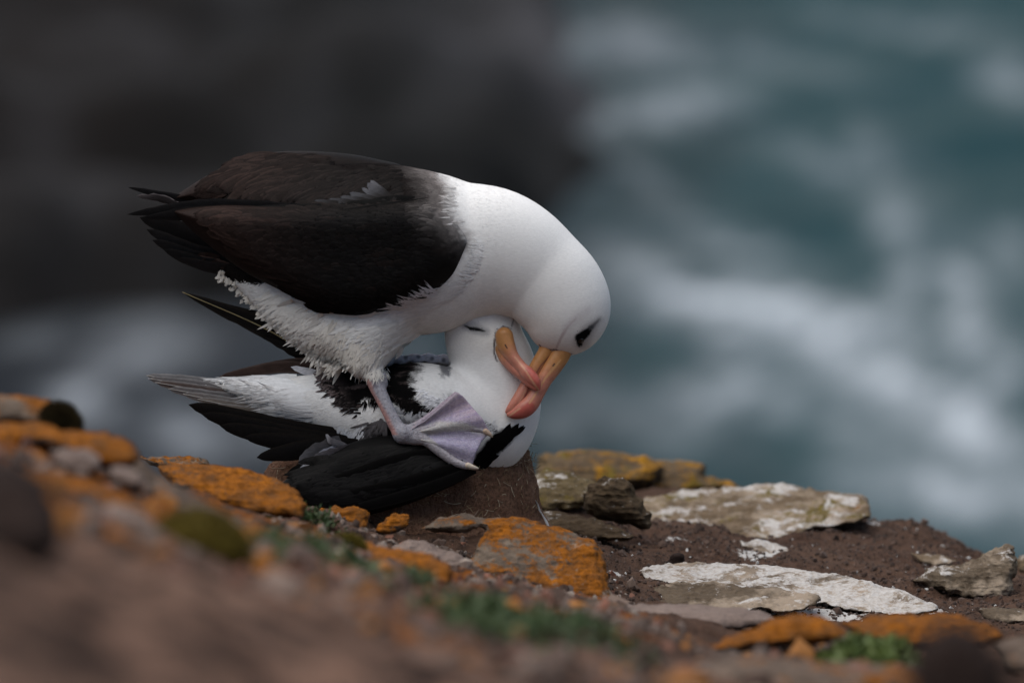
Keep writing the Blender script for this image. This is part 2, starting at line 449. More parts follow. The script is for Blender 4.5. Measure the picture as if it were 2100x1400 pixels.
def build_ground():
    zs = np.concatenate([np.linspace(3.4, 8.5, 120, endpoint=False), np.linspace(8.5, 11.8, 300, endpoint=False), np.linspace(11.8, 16, 50, endpoint=False), np.linspace(16, 40, 20)])
    pxs = np.concatenate([np.linspace(-1400, -40, 70, endpoint=False), np.linspace(-40, 2140, 560), np.linspace(2170, 3600, 60)])
    PX, Z = np.meshgrid(pxs, zs, indexing='ij')
    V, py = ground_V(PX, Z); nx, ny = PX.shape
    i, j = np.meshgrid(np.arange(nx - 1), np.arange(ny - 1), indexing='ij'); b = (i * ny + j).ravel()
    F = np.stack([b, b + ny, b + ny + 1, b + 1], 1)
    stony = 1 - sstep(Z.ravel(), 6.0, 8.3)
    n = fbm(V * 3, 4)
    guano = np.zeros(len(V)); px = PX.ravel(); pz = Z.ravel()
    for gx, gz, rx, rz, a in ((1560, 10.45, 60, .05, 1), (1700, 9.85, 200, .05, .7), (1280, 10.0, 60, .05, .8), (1850, 10.05, 120, .1, .8), (1400, 10.55, 60, .06, .5),(1790,10.95,25,.06,1),(2060,9.9,60,.1,.7)):
        guano = np.maximum(guano, a * np.exp(-((px - gx) / rx) ** 2 - ((pz - gz) / rz) ** 2))
    band = np.interp(px, [-200, 0, 300, 640, 900, 1250], [8.1, 8.0, 8.2, 8.6, 8.9, 9.2])
    lich = np.exp(-((pz - band) / .55) ** 2) * (1 - sstep(px, 1150, 1400)) * 1.7 + .42 * (1 - sstep(pz, 8.6, 9.6)) * sstep(pz, 5.4, 6.6)
    m = NT('cliff_soil'); c = m.coord()
    big = m.noise(c, 4, 5, 0.6); fine = m.noise(c, 55, 5, 0.65); grit = m.noise(c, 190, 3, 0.6)
    soil = m.mix(m.ramp(fine, [(0.3, 0.0), (0.72, 1.0)]), (0.020, 0.0105, 0.007), (0.088, 0.049, 0.033))
    soil = m.mix(m.ramp(big, [(0.35, 0.0), (0.65, 0.5)]), soil, (0.105, 0.066, 0.047))
    stone = m.mix(m.ramp(m.math('ADD', m.math('MULTIPLY', m.noise(c, 8, 3), 0.6), m.math('MULTIPLY', m.noise(c, 17, 4), 0.4)), [(0.44, 0.0), (0.55, 1.0)]), (0.014, 0.0075, 0.0055), (0.165, 0.098, 0.070))
    col = m.mix(m.attr('stony').outputs['Fac'], soil, stone)
    col = m.mix(m.ramp(grit, [(0.66, 0.0), (0.74, 0.6)]), col, (0.22, 0.17, 0.14))
    lf = m.math('ADD', m.attr('lichen').outputs['Fac'], m.math('MULTIPLY', m.math('SUBTRACT', m.noise(c, 5.5, 6, 0.62), 0.5), 2.6))
    lcol = m.mix(m.ramp(m.noise(c, 60, 4, 0.7), [(0.35, 0.0), (0.65, 1.0)]), (0.075, 0.024, 0.004), (0.24, 0.075, 0.007))
    col = m.mix(m.ramp(lf, [(0.62, 0.0), (0.82, 0.9)]), col, lcol)
    gf = m.math('ADD', m.attr('guano').outputs['Fac'], m.math('MULTIPLY', m.math('SUBTRACT', m.noise(c, 45, 5, 0.7), 0.5), 1.6))
    col = m.mix(m.ramp(gf, [(0.5, 0.0), (0.6, 0.9)]), col, (0.50, 0.49, 0.47))
    m.l(col, m.b.inputs['Base Color']); m.b.inputs['Roughness'].default_value = 0.95; m.b.inputs['Specular IOR Level'].default_value = 0.1
    h = m.math('ADD', fine, m.math('MULTIPLY', grit, 0.4)); m.bump(h, 0.9, 0.012)
    o = link('ground', V, F, m.m, loc=np.zeros(3), extra={'stony': stony, 'guano': guano, 'lichen': lich})
    tag(o, kind='structure', label='brown earth and stony slope of the cliff top')
build_ground()

# ------------------------------------------------------------------ rocks
def rock_mat(name, base=(0.20, 0.15, 0.115), base2=(0.09, 0.065, 0.05), lichen=0.5, moss=0.0, guano=0.0, lichen_col=(0.36, 0.120, 0.010), cream=0.0, scale=1.0):
    m = NT(name); c = m.coord(); geo = m.n('NewGeometry')
    sep = m.n('SeparateXYZ'); m.l(geo.outputs['Normal'], sep.inputs[0]); upn = sep.outputs['Z']
    mp = m.n('Mapping'); m.l(c, mp.inputs[0]); mp.inputs['Scale'].default_value = (1, 1, 3.2)
    a = m.noise(mp.outputs[0], 14 * scale, 6, 0.62); fine = m.noise(c, 130 * scale, 4, 0.65)
    col = m.mix(m.ramp(a, [(0.32, 0.0), (0.68, 1.0)]), base2, base)
    col = m.mix(m.ramp(fine, [(0.3, 0.35), (0.6, 0.0)]), col, tuple(x * 0.45 for x in base2))
    if cream > 0:
        f = m.ramp(m.noise(c, 11 * scale, 5, 0.65), [(0.62 - 0.3 * cream, 0.0), (0.72 - 0.2 * cream, 0.85)])
        col = m.mix(f, col, (0.46, 0.37, 0.28))
    def cover(th, soft, sc_, det=6):
        n = m.noise(c, sc_ * scale, det, 0.68, 0.4)
        v = m.math('ADD', n, m.math('MULTIPLY', m.math('SUBTRACT', fine, 0.5), 0.22))
        v = m.math('ADD', v, m.math('MULTIPLY', upn, 0.09))
        return m.ramp(v, [(max(0.001, th), 0.0), (th + soft, 1.0)])
    if lichen > 0:
        th = 0.82 - 0.52 * lichen
        lc = m.mix(m.ramp(m.noise(c, 75 * scale, 4, 0.7), [(0.35, 0.0), (0.65, 1.0)]), tuple(x * 0.42 for x in lichen_col), tuple(x * 1.2 for x in lichen_col))
        lc = m.mix(m.ramp(m.noise(c, 26 * scale, 5, 0.7), [(0.42, 0.0), (0.66, 0.75)]), lc, (0.13, 0.065, 0.028))
        col = m.mix(cover(th, 0.07, 9), col, lc)
        col = m.mix(m.ramp(m.noise(c, 60 * scale, 4, 0.7), [(0.60, 0.0), (0.66, 0.55)]), col, (0.055, 0.045, 0.035))
    if moss > 0:
        col = m.mix(cover(0.86 - 0.42 * moss, 0.08, 13), col, m.mix(m.ramp(fine, [(0.35, 0.0), (0.65, 1.0)]), (0.055, 0.040, 0.010), (0.21, 0.155, 0.03)))
    if guano > 0:
        g = m.noise(mp.outputs[0], 12 * scale, 7, 0.72, 0.6)
        v = m.math('ADD', g, m.math('MULTIPLY', upn, 0.07))
        f = m.ramp(v, [(0.80 - 0.42 * guano, 0.0), (0.86 - 0.42 * guano, 0.92)])
        col = m.mix(f, col, m.mix(m.ramp(fine, [(0.3, 0.0), (0.6, 1.0)]), (0.44, 0.39, 0.33), (0.72, 0.70, 0.68)))
    col = m.mix(1.0, col, (.66, .655, .65), 'MULTIPLY')
    m.l(col, m.b.inputs['Base Color']); m.b.inputs['Roughness'].default_value = 0.92; m.b.inputs['Specular IOR Level'].default_value = 0.12
    m.bump(m.math('ADD', a, m.math('MULTIPLY', fine, 0.5)), 0.8, 0.010)
    return m.m
RM = {
 'orange': rock_mat('orange_lichen_rock', lichen=0.80),
 'orange_part': rock_mat('part_lichen_rock', base=(0.27, 0.215, 0.165), lichen=0.60, cream=0.3),
 'orange_thin': rock_mat('thin_lichen_rock', base=(0.24, 0.18, 0.14), lichen=0.45),
 'back': rock_mat('ochre_lichen_rock', base=(0.20, 0.14, 0.075), lichen=0.50, moss=0.55, lichen_col=(0.50, 0.24, 0.02)),
 'slab': rock_mat('pale_slab', base=(0.29, 0.215, 0.145), base2=(0.13, 0.09, 0.052), lichen=0.12, moss=0.52, guano=0.52, cream=0.45),
 'white': rock_mat('white_stained_slab', base=(0.30, 0.24, 0.18), base2=(0.15, 0.115, 0.085), lichen=0.0, guano=0.72, cream=0.5),
 'dun': rock_mat('dun_slab', base=(0.20, 0.155, 0.11), base2=(0.10, 0.072, 0.048), lichen=0.0, guano=0.44, cream=0.45),
 'brown': rock_mat('brown_rock', base=(0.135, 0.095, 0.055), base2=(0.055, 0.036, 0.022), lichen=0.0, moss=0.35, guano=0.38),
 'mossy': rock_mat('mossy_slab', base=(0.21, 0.16, 0.085), base2=(0.10, 0.07, 0.035), lichen=0.0, moss=0.6, guano=0.50),
 'soil': rock_mat('dark_clod', base=(0.050, 0.032, 0.026), base2=(0.022, 0.014, 0.012), lichen=0.0),
 'stone': rock_mat('plain_stone', base=(0.36, 0.28, 0.24), base2=(0.20, 0.15, 0.13), lichen=0.0),
 'pink': rock_mat('pink_stone', base=(0.42, 0.20, 0.13), base2=(0.25, 0.11, 0.07), lichen=0.0),
}
def rock(name, poly, z, T, lean, mat, label, cat='rock', w=None, h=4.0, rough=1.0, group=None, strata=1.0, side=0.0):
    q = catmull(np.vstack([poly, poly[:1]]), 6)[:-1]; a_ = np.column_stack([q / 17.0, np.full(len(q), z * 3)])
    q = q + np.column_stack([fbm(a_, 3), fbm(a_ + 40, 3)]) * (8 * min(1.0, (z / 9) ** 3)) * rough ** .5
    lo, hi = q.min(0), q.max(0); c = (lo + hi) / 2
    if w is None: w = min(T, 0.42 * (hi[1] - lo[1]))
    d0 = (z - D) / S; dm = abs(lean) * (hi[1] - lo[1]) / 2 + abs(side) * (hi[0] - lo[0]) / 2 + T + 12
    f = Field((lo[0] - 12, d0 - dm, -hi[1] - 12), (hi[0] + 12, d0 + dm, -lo[1] + 12), h)
    f.pillow(q, w, T, lambda X, PY: d0 + lean * (c[1] - PY) + side * (X - c[0]), smooth=False)
    V, F = f.mesh(); V = relax(V, F, 1)
    for p in range(2):
        N = vnormals(V, F)
        if p == 0:
            A = V / 55.0 + z * 7; amp = 8.0 * rough
            dsp = amp * fbm(A, 3) + 4.5 * rough * strata * fbm(np.stack([V[:, 0] / 140, V[:, 1] / 140, V[:, 2] / 9], 1) + z, 2)
        else:
            dsp = 3.2 * rough * fbm(V / 13.0 + z, 3) - 4.0 * rough * np.abs(perlin(V / 34.0 + 5)) ** 0.5
        V = V + N * dsp[:, None]
    o = link(name, W(V, c[1] if abs(lean) < 0.5 else None), F, mat)
    tag(o, label, cat, group)
    return o
G_OR = 'orange lichen rocks of the cliff top'
# in-focus and near-focus rocks
rock('rock', [(862,1085),(905,1062),(950,1052),(1010,1060),(1065,1058),(1120,1072),(1180,1090),(1222,1112),(1240,1150),(1248,1200),(1250,1240),(1180,1235),(1100,1215),(1010,1195),(955,1170),(975,1120),(990,1085),(930,1095)],
     9.62, 62, 0.9, RM['orange_part'], 'large rounded boulder with bright orange lichen and bare patches below the mud nest', 'boulder', w=34, group=G_OR, h=3.5)
rock('rock', [(318,958),(370,946),(430,952),(500,962),(560,978),(605,1000),(626,1030),(618,1060),(570,1058),(500,1048),(430,1030),(360,1000)],
     9.35, 50, 1.3, RM['orange'], 'long low orange rock under the tail of the lying albatross', 'rock', w=30, group=G_OR)
rock('rock', [(632,1052),(665,1038),(710,1036),(748,1046),(757,1068),(750,1092),(690,1098),(640,1088)], 9.66, 30, 0.5, RM['orange'], 'small orange rock touching the front of the black wing', 'rock', w=20, h=3, group=G_OR)
rock('rock', [(772,1080),(795,1060),(822,1049),(842,1058),(838,1078),(800,1092),(775,1096)], 9.66, 16, 0.4, RM['orange'], 'tiny tilted orange stone at the foot of the mud nest', 'stone', w=12, h=2.5, group=G_OR)
rock('rock', [(1100,934),(1160,926),(1240,924),(1310,930),(1352,948),(1358,968),(1330,1000),(1240,1010),(1110,1000)], 11.5, 120, 0.8, RM['back'], 'blurred ochre boulder behind the nest with a shadowed right face', 'boulder', w=34, h=5, rough=1.3)
rock('rock', [(1345,940),(1400,940),(1448,956),(1452,975),(1500,985),(1515,1002),(1430,1018),(1300,1022),(1335,970)], 11.6, 110, 0.8, RM['back'], 'blurred ochre rock farthest out beside the sea', 'rock', w=28, h=5, rough=1.3)
rock('rock', [(1085,980),(1110,962),(1150,960),(1190,978),(1235,990),(1240,1010),(1190,1040),(1110,1050),(1080,1040)], 10.6, 60, 1.6, RM['mossy'], 'mossy low rock between the mud nest and the brown rock', 'rock', w=26, h=3, rough=1.3)
rock('rock', [(1192,1022),(1205,1000),(1235,984),(1268,978),(1290,984),(1305,1008),(1325,1040),(1333,1072),(1310,1086),(1262,1072),(1205,1058)], 10.42, 52, 0.35, RM['brown'], 'brown rounded rock with a white stained top right of the mud nest', 'rock', w=34, h=3, rough=1.3, group='rocks right of the nest')
rock('slab', [(1312,1024),(1380,1010),(1450,1000),(1520,996),(1600,993),(1650,1000),(1720,1006),(1765,1018),(1786,1042),(1780,1062),(1720,1078),(1660,1084),(1632,1106),(1560,1108),(1450,1098),(1370,1090),(1322,1068)],
     10.85, 42, 3.2, RM['slab'], 'broad pale slab with mossy rim lying along the cliff edge', 'slab', w=7, h=2.6, rough=0.95)
rock('slab', [(1310,1172),(1345,1158),(1420,1152),(1500,1156),(1600,1160),(1700,1176),(1800,1195),(1880,1222),(1925,1248),(1860,1262),(1790,1258),(1740,1250),(1690,1240),(1560,1215),(1420,1200),(1330,1190)],
     10.02, 34, 3.0, RM['white'], 'flat slab splashed thickly with white droppings in the middle of the soil', 'slab', w=6, h=2.6, rough=0.9)
rock('slab', [(1258,1205),(1330,1195),(1450,1192),(1560,1200),(1640,1212),(1678,1222),(1672,1242),(1610,1256),(1560,1250),(1480,1254),(1380,1262),(1270,1240)],
     9.82, 34, 2.2, RM['dun'], 'dun layered slab overlapping the white splashed slab', 'slab', w=6, h=2.6, rough=0.9)
rock('rock', [(1866,1190),(1905,1165),(1950,1152),(1990,1150),(2025,1135),(2050,1118),(2078,1117),(2086,1150),(2078,1200),(2060,1222),(1990,1228),(1930,1212)],
     10.25, 44, 0.7, RM['dun'], 'grey pointed rock with white streaks at the right end of the ledge', 'rock', w=26, h=3, rough=1.4)
rock('slab', [(1515,1108),(1560,1106),(1610,1118),(1618,1136),(1580,1140),(1530,1124)], 10.5, 16, 1.6, RM['white'], 'small white crusted flake below the broad pale slab', 'flake', w=8, h=2.5, rough=0.6)
rock('slab', [(1868,1134),(1930,1138),(1960,1152),(1920,1158),(1880,1148)], 10.55, 16, 1.6, RM['slab'], 'thin beige flake in soil beside the grey pointed rock', 'flake', w=7, h=2.5, rough=0.6)
rock('slab', [(2010,1250),(2060,1243),(2120,1250),(2130,1275),(2070,1278),(2020,1268)], 9.8, 26, 1.6, RM['dun'], 'half buried grey slab just below the grey pointed rock', 'slab', w=10, h=3, rough=0.8)
rock('rock', [(2085,1135),(2130,1128),(2180,1150),(2180,1185),(2095,1175)], 10.6, 34, 1.0, RM['slab'], 'beige stone cut off beside the grey pointed rock', 'stone', w=16, h=3)
rock('clod', [(1366,1148),(1384,1139),(1402,1140),(1404,1158),(1384,1166),(1368,1162)], 10.2, 14, 0.3, RM['soil'], 'small round dark clod of earth above the white slab', 'clod', w=10, h=2.5)
# blurred rocks of the near ridge
rock('rock', [(1462,1322),(1520,1296),(1580,1272),(1640,1258),(1700,1270),(1732,1294),(1728,1314),(1640,1322),(1540,1334),(1470,1336)], 8.6, 60, 0.9, RM['orange'], 'orange wedge shaped rock with dark underside in front of the slabs', 'rock', w=24, group=G_OR)
rock('rock', [(1720,1275),(1790,1262),(1880,1256),(1960,1256),(2020,1276),(2062,1300),(2010,1330),(1900,1330),(1780,1318)], 8.7, 70, 1.2, RM['orange'], 'broad orange rock behind the dark blurred mound', 'rock', w=28, group=G_OR)
rock('rock', [(1408,1385),(1450,1352),(1530,1342),(1640,1348),(1720,1356),(1860,1370),(1900,1420),(1800,1460),(1500,1470),(1420,1440)], 7.6, 90, 0.9, RM['orange_thin'], 'blurred orange ledge below the wedge shaped rock', 'rock', w=40, h=6, group=G_OR)
rock('rock', [(2040,1318),(2090,1305),(2160,1312),(2220,1350),(2200,1400),(2080,1380)], 8.4, 60, 0.9, RM['orange_thin'], 'orange rock to the right of the dark blurred mound', 'rock', w=28, h=5, group=G_OR)
rock('rock', [(1195,1225),(1260,1232),(1320,1262),(1356,1290),(1368,1322),(1330,1330),(1250,1290),(1190,1262)], 9.0, 50, 0.8, RM['orange_thin'], 'orange brown ridge end dropping away under the large boulder', 'rock', w=26, group=G_OR)
rock('rock', [(1250,1240),(1330,1235),(1440,1238),(1560,1252),(1590,1275),(1500,1290),(1380,1286),(1280,1270)], 9.35, 60, 1.6, RM['stone'], 'smooth tan rock surface in front of the dun slab', 'rock', w=18, h=5, rough=0.6)
rock('rock', [(676,1120),(720,1110),(780,1118),(850,1130),(900,1148),(930,1170),(920,1200),(830,1215),(740,1210),(690,1180)], 8.9, 60, 0.8, RM['orange'], 'orange rock behind the small green moss cushion', 'rock', w=34, group=G_OR)
rock('rock', [(500,1075),(560,1080),(640,1105),(700,1150),(730,1195),(700,1225),(620,1200),(540,1150),(490,1110)], 8.2, 60, 0.8, RM['orange'], 'blurred orange rock behind the trail of green leaves', 'rock', w=34, h=5, group=G_OR)
rock('rock', [(500,1150),(560,1152),(620,1178),(640,1210),(600,1222),(540,1205),(505,1180)], 7.2, 40, 0.7, RM['orange'], 'small blurred orange rock under the mossy mound', 'rock', w=26, h=5, group=G_OR)
rock('rock', [(-60,880),(0,866),(70,866),(150,884),(220,888),(262,905),(285,940),(240,960),(150,935),(60,915),(-60,930)], 8.2, 70, 0.8, RM['orange'], 'blurred orange ridge stone left of the pale stones', 'rock', w=30, h=5, group=G_OR)
rock('rock', [(-70,815),(-10,805),(50,808),(110,822),(150,845),(162,872),(110,884),(40,872),(-60,880)], 8.5, 70, 0.6, RM['orange_part'], 'orange capped rock with the dark tuft on its shoulder', 'rock', w=34, h=5, group=G_OR)
rock('rock', [(200,905),(270,925),(320,965),(380,1010),(440,1040),(430,1070),(350,1050),(270,1000),(200,950)], 8.3, 60, 0.7, RM['orange_thin'], 'sloping orange rock running down from the left ridge', 'rock', w=30, h=5, group=G_OR)
rock('rock', [(300,990),(370,1000),(450,1040),(520,1075),(560,1110),(510,1120),(420,1090),(330,1045)], 8.0, 60, 0.7, RM['orange_thin'], 'blurred orange rock just behind the mossy mound', 'rock', w=30, h=5, group=G_OR)
rock('rock', [(100,1000),(170,1040),(250,1090),(330,1130),(400,1165),(370,1180),(270,1140),(170,1090),(90,1040)], 6.6, 40, 0.7, RM['orange'], 'strongly blurred orange rock band left of the mossy mound', 'rock', w=22, h=6, group=G_OR)
rock('rock', [(285,935),(340,931),(400,936),(428,950),(380,962),(310,955)], 9.9, 34, 0.8, RM['orange_part'], 'grey flat stone on the skyline behind the long low orange rock', 'stone', w=12, h=3)
rock('stone', [(100,925),(160,915),(205,940),(195,968),(130,965)], 7.9, 34, 0.5, RM['stone'], 'pale blurred stone on the left ridge below the orange stone', 'stone', w=20, h=5)
rock('stone', [(180,1050),(230,1028),(290,1050),(320,1080),(280,1105),(210,1095)], 7.2, 44, 0.5, RM['stone'], 'pale blurred stone left of the mossy mound', 'stone', w=26, h=6)
rock('stone', [(225,955),(275,960),(300,985),(270,1000),(225,985)], 7.8, 30, 0.5, RM['stone'], 'small pale blurred stone above the other pale stone', 'stone', w=16, h=5)
rock('stone', [(886,1206),(915,1196),(945,1202),(944,1216),(910,1221)], 8.7, 16, 0.5, RM['pink'], 'flat salmon coloured pebble on the gravel under the large boulder', 'pebble', w=8, h=3)
rock('stone', [(1066,1264),(1095,1258),(1115,1268),(1108,1280),(1075,1280)], 8.4, 14, 0.5, RM['pink'], 'salmon pebble just above the green leaves', 'pebble', w=8, h=3)
rock('stone', [(1020,1225),(1040,1222),(1048,1236),(1030,1242)], 8.6, 10, 0.5, RM['stone'], 'cream pebble between the two salmon pebbles', 'pebble', w=7, h=3)
rock('clod', [(1855,1420),(1865,1340),(1900,1290),(1955,1266),(2010,1285),(2055,1340),(2085,1420),(2110,1560),(2120,1740),(1830,1740),(1845,1560)], 5.2, 80, 0.4, RM['soil'], 'very blurred dark earth mound nearest the camera at right', 'mound', w=70, h=7)
rock('clod', [(-120,980),(-40,935),(30,938),(95,985),(130,1060),(120,1130),(40,1160),(-100,1150)], 5.6, 90, 0.5, RM['soil'], 'very blurred dark earth mound nearest the camera at left', 'mound', w=70, h=7)

rock('rock', [(1090,1040),(1150,1048),(1215,1062),(1262,1078),(1300,1100),(1260,1112),(1180,1104),(1110,1085)], 10.35, 46, 1.2, RM['brown'], 'low brown stone sunk in soil under the brown rounded rock', 'stone', w=16, h=3, group='rocks right of the nest')
rock('rock', [(790,1120),(850,1110),(905,1122),(960,1150),(950,1180),(880,1176),(810,1150)], 9.45, 40, 1.0, RM['stone'], 'brownish stone half buried left of the large boulder', 'stone', w=16, h=3)
rock('rock', [(560,1062),(610,1068),(660,1090),(690,1110),(650,1118),(590,1100)], 9.2, 34, .9, RM['orange_part'], 'speckled grey and orange stone behind the leafy plant', 'stone', w=14, h=3)
rock('rock', [(930,1185),(1010,1190),(1100,1212),(1190,1232),(1240,1250),(1180,1262),(1060,1245),(960,1220)], 9.1, 50, 1.3, RM['orange_thin'], 'thin lichen stained shelf in front of the large boulder', 'rock', w=14, h=3.5, group=G_OR)
rock('rock', [(20,965),(90,960),(180,985),(260,1020),(330,1062),(300,1085),(200,1060),(90,1015)], 7.3, 50, .8, RM['orange'], 'blurred orange band of rock low on the left ridge', 'rock', w=26, h=6, group=G_OR)
rock('rock', [(620,1200),(700,1205),(780,1232),(840,1262),(800,1285),(700,1262),(630,1232)], 7.6, 46, .8, RM['orange_thin'], 'blurred orange stone between the green trail and the gravel', 'rock', w=24, h=6, group=G_OR)

# ------------------------------------------------------------------ loose grit
def ico():
    t = (1 + 5 ** .5) / 2
    v = np.array([(-1,t,0),(1,t,0),(-1,-t,0),(1,-t,0),(0,-1,t),(0,1,t),(0,-1,-t),(0,1,-t),(t,0,-1),(t,0,1),(-t,0,-1),(-t,0,1)], float)
    f = np.array([(0,11,5),(0,5,1),(0,1,7),(0,7,10),(0,10,11),(1,5,9),(5,11,4),(11,10,2),(10,7,6),(7,1,8),(3,9,4),(3,4,2),(3,2,6),(3,6,8),(3,8,9),(4,9,5),(2,4,11),(6,2,10),(8,6,7),(9,8,1)])
    return v / np.linalg.norm(v[0]), f
def scatter(name, n, pxr, zr, size, cols, label, cat=None):
    v0, f0 = ico()
    px = RNG.uniform(*pxr, n); z = RNG.uniform(*zr, n); P, _ = ground_V(px, z)
    s = size * RNG.lognormal(0, 0.5, n)
    V = v0[None] * (1 + 0.35 * RNG.normal(size=(n, 12, 1)).clip(-1.5, 1.5)) * (s[:, None, None] * RNG.uniform(0.6, 1.2, (n, 1, 3)))
    V = (V + P[:, None, :] + np.array([0, 0, 1]) * s[:, None, None] * 0.2).reshape(-1, 3)
    F = (f0[None] + 12 * np.arange(n)[:, None, None]).reshape(-1, 3)
    c = np.array(cols)[RNG.integers(0, len(cols), n)] * RNG.uniform(0.6, 1.2, (n, 1))
    m = NT(name + '_surface'); m.l(m.attr('Col').outputs['Color'], m.b.inputs['Base Color']); m.b.inputs['Roughness'].default_value = 0.95
    o = link(name, V, F, m.m, col=np.repeat(c, 12, 0), smooth=False)
    tag(o, label, kind='stuff')
br = (0.058, 0.034, 0.024); lb = (0.14, 0.10, 0.08); wh = (0.48, 0.47, 0.45); rd = (0.16, 0.07, 0.045); og = (0.25, 0.10, 0.02)
scatter('soil_crumbs', 12000, (1050, 2150), (9.7, 11.1), 0.0019, [br, br, br, br, (0.03, .017, .012), (0.08,.05,.037)], 'crumbs of brown earth strewn between the slabs')
scatter('white_specks', 220, (1200, 2150), (9.6, 10.9), 0.0016, [wh], 'small white specks on the brown soil')
scatter('gravel', 3600, (560, 1300), (8.0, 9.9), 0.0036, [lb, br, br, lb, rd, (0.22, .18, .15)], 'fine reddish gravel around the large boulder')
scatter('gravel', 1500, (-100, 1900), (6.2, 8.8), 0.0075, [lb, br, rd, lb, og], 'blurred gravel of the nearer slope')

# ------------------------------------------------------------------ low plants
def leaf_mat(name, a, b):
    m = NT(name); c = m.coord(); m.l(m.mix(m.ramp(m.noise(c, 40, 3), [(0.35, 0.0), (0.65, 1.0)]), a, b), m.b.inputs['Base Color'])
    m.b.inputs['Roughness'].default_value = 0.6; return m.m
def leaves(name, patches, n, size, mat, label, cat=None, kind='stuff', group=None, dome=0.03):
    V = []; F = []; k = 0
    for px0, z0, rx, rz in patches:
        px = px0 + RNG.normal(size=n) * rx * 0.5; z = z0 + RNG.normal(size=n) * rz * 0.5
        P, _ = ground_V(px, z)
        hgt = dome * np.clip(1 - ((px - px0) / rx) ** 2 - ((z - z0) / rz) ** 2, 0, 1) * RNG.uniform(0.2, 1, n)
        P[:, 2] += hgt + 0.002
        d = RNG.normal(size=(n, 3)); d[:, 2] = np.abs(d[:, 2]) * 1.3; d /= np.linalg.norm(d, axis=1)[:, None]
        s = np.cross(d, RNG.normal(size=(n, 3))); s /= np.linalg.norm(s, axis=1)[:, None]
        L = size * RNG.uniform(0.6, 1.3, n)[:, None]
        q = np.stack([P, P + d * L * 0.5 + s * L * 0.2, P + d * L, P + d * L * 0.5 - s * L * 0.2], 1).reshape(-1, 3)
        V.append(q); F.append(np.arange(4 * n).reshape(-1, 4) + k); k += 4 * n
    o = link(name, np.vstack(V), np.vstack(F), mat, smooth=False)
    tag(o, label, cat, group, kind)
GREEN = leaf_mat('green_leaf', (0.016, 0.034, 0.009), (0.048, 0.080, 0.016))
LIME = leaf_mat('lime_leaf', (0.045, 0.075, 0.012), (0.10, 0.135, 0.025))
leaves('leafy_plant', [(585, 9.42, 26, .06), (610, 9.40, 30, .06)], 260, 0.013, GREEN, 'little green leafy plant between the long low rock and small orange rock', 'plant', None, 'leafy plants on the slope')
leaves('leafy_plant', [(655, 9.40, 36, .05)], 220, 0.011, GREEN, 'sparse green sprigs just below the small orange rock', 'plant', None, 'leafy plants on the slope')
leaves('ground_cover', [(950, 7.15, 90, .28), (1080, 7.25, 110, .25), (1200, 7.45, 110, .25), (1010, 7.6, 80, .2)], 430, 0.017, GREEN, 'blurred green leaves spread over the nearer slope')
leaves('ground_cover', [(560, 7.6, 50, .2), (640, 7.75, 60, .2), (740, 7.9, 70, .2), (850, 8.0, 60, .15)], 190, 0.015, GREEN, 'blurred trail of green leaves between the orange rocks')
leaves('grass_tuft', [(1760, 8.35, 60, .12), (1830, 8.35, 60, .12)], 700, 0.018, LIME, 'bright green blurred tuft left of the dark mound', 'tuft', None)
def cushion(poly, z, T, cols, label, name='moss_cushion', cat='moss'):
    mt = rock_mat(name + '_surface', base=cols[0], base2=cols[1], lichen=0.0, scale=2.0)
    o = rock(name, poly, z, T, 0.3, mt, label, cat, w=T * 0.9, h=5, rough=0.7)
    me = o.data; n = len(me.vertices); co = np.empty(n * 3, np.float32); me.vertices.foreach_get('co', co); co = co.reshape(-1, 3)
    nr = np.empty(n * 3, np.float32); me.vertices.foreach_get('normal', nr); nr = nr.reshape(-1, 3)
    k = RNG.integers(0, n, 5000); d = nr[k] + 0.5 * RNG.normal(size=(5000, 3)); d /= np.linalg.norm(d, axis=1)[:, None]
    s = np.cross(d, RNG.normal(size=(5000, 3))); s /= np.linalg.norm(s, axis=1)[:, None]; L = 0.009
    q = np.stack([co[k] - s * .0008, co[k] + s * .0008, co[k] + d * L], 1).reshape(-1, 3)
    f = link('moss_shoots', q + np.array(o.location), np.arange(15000).reshape(-1, 3), mt, o, smooth=False)
    f['kind'] = 'stuff'; return o
cushion([(312,1110),(335,1070),(385,1048),(440,1052),(490,1085),(512,1125),(505,1165),(440,1175),(360,1155)], 7.1, 80, ((0.26, 0.20, 0.035), (0.085, 0.060, 0.012)), 'large blurred mossy green and brown mound')
cushion([(672,1130),(682,1108),(708,1100),(736,1108),(748,1130),(730,1145),(690,1148)], 8.75, 26, ((0.26, 0.22, 0.04), (0.13, 0.085, 0.015)), 'small yellow green moss cushion on the orange rock')
cushion([(84,850),(98,832),(125,828),(152,845),(166,872),(150,888),(105,882)], 8.45, 30, ((0.075, 0.050, 0.018), (0.03, 0.025, 0.010)), 'dark dry tuft on the shoulder of the left rock', 'dry_tuft', 'tuft')
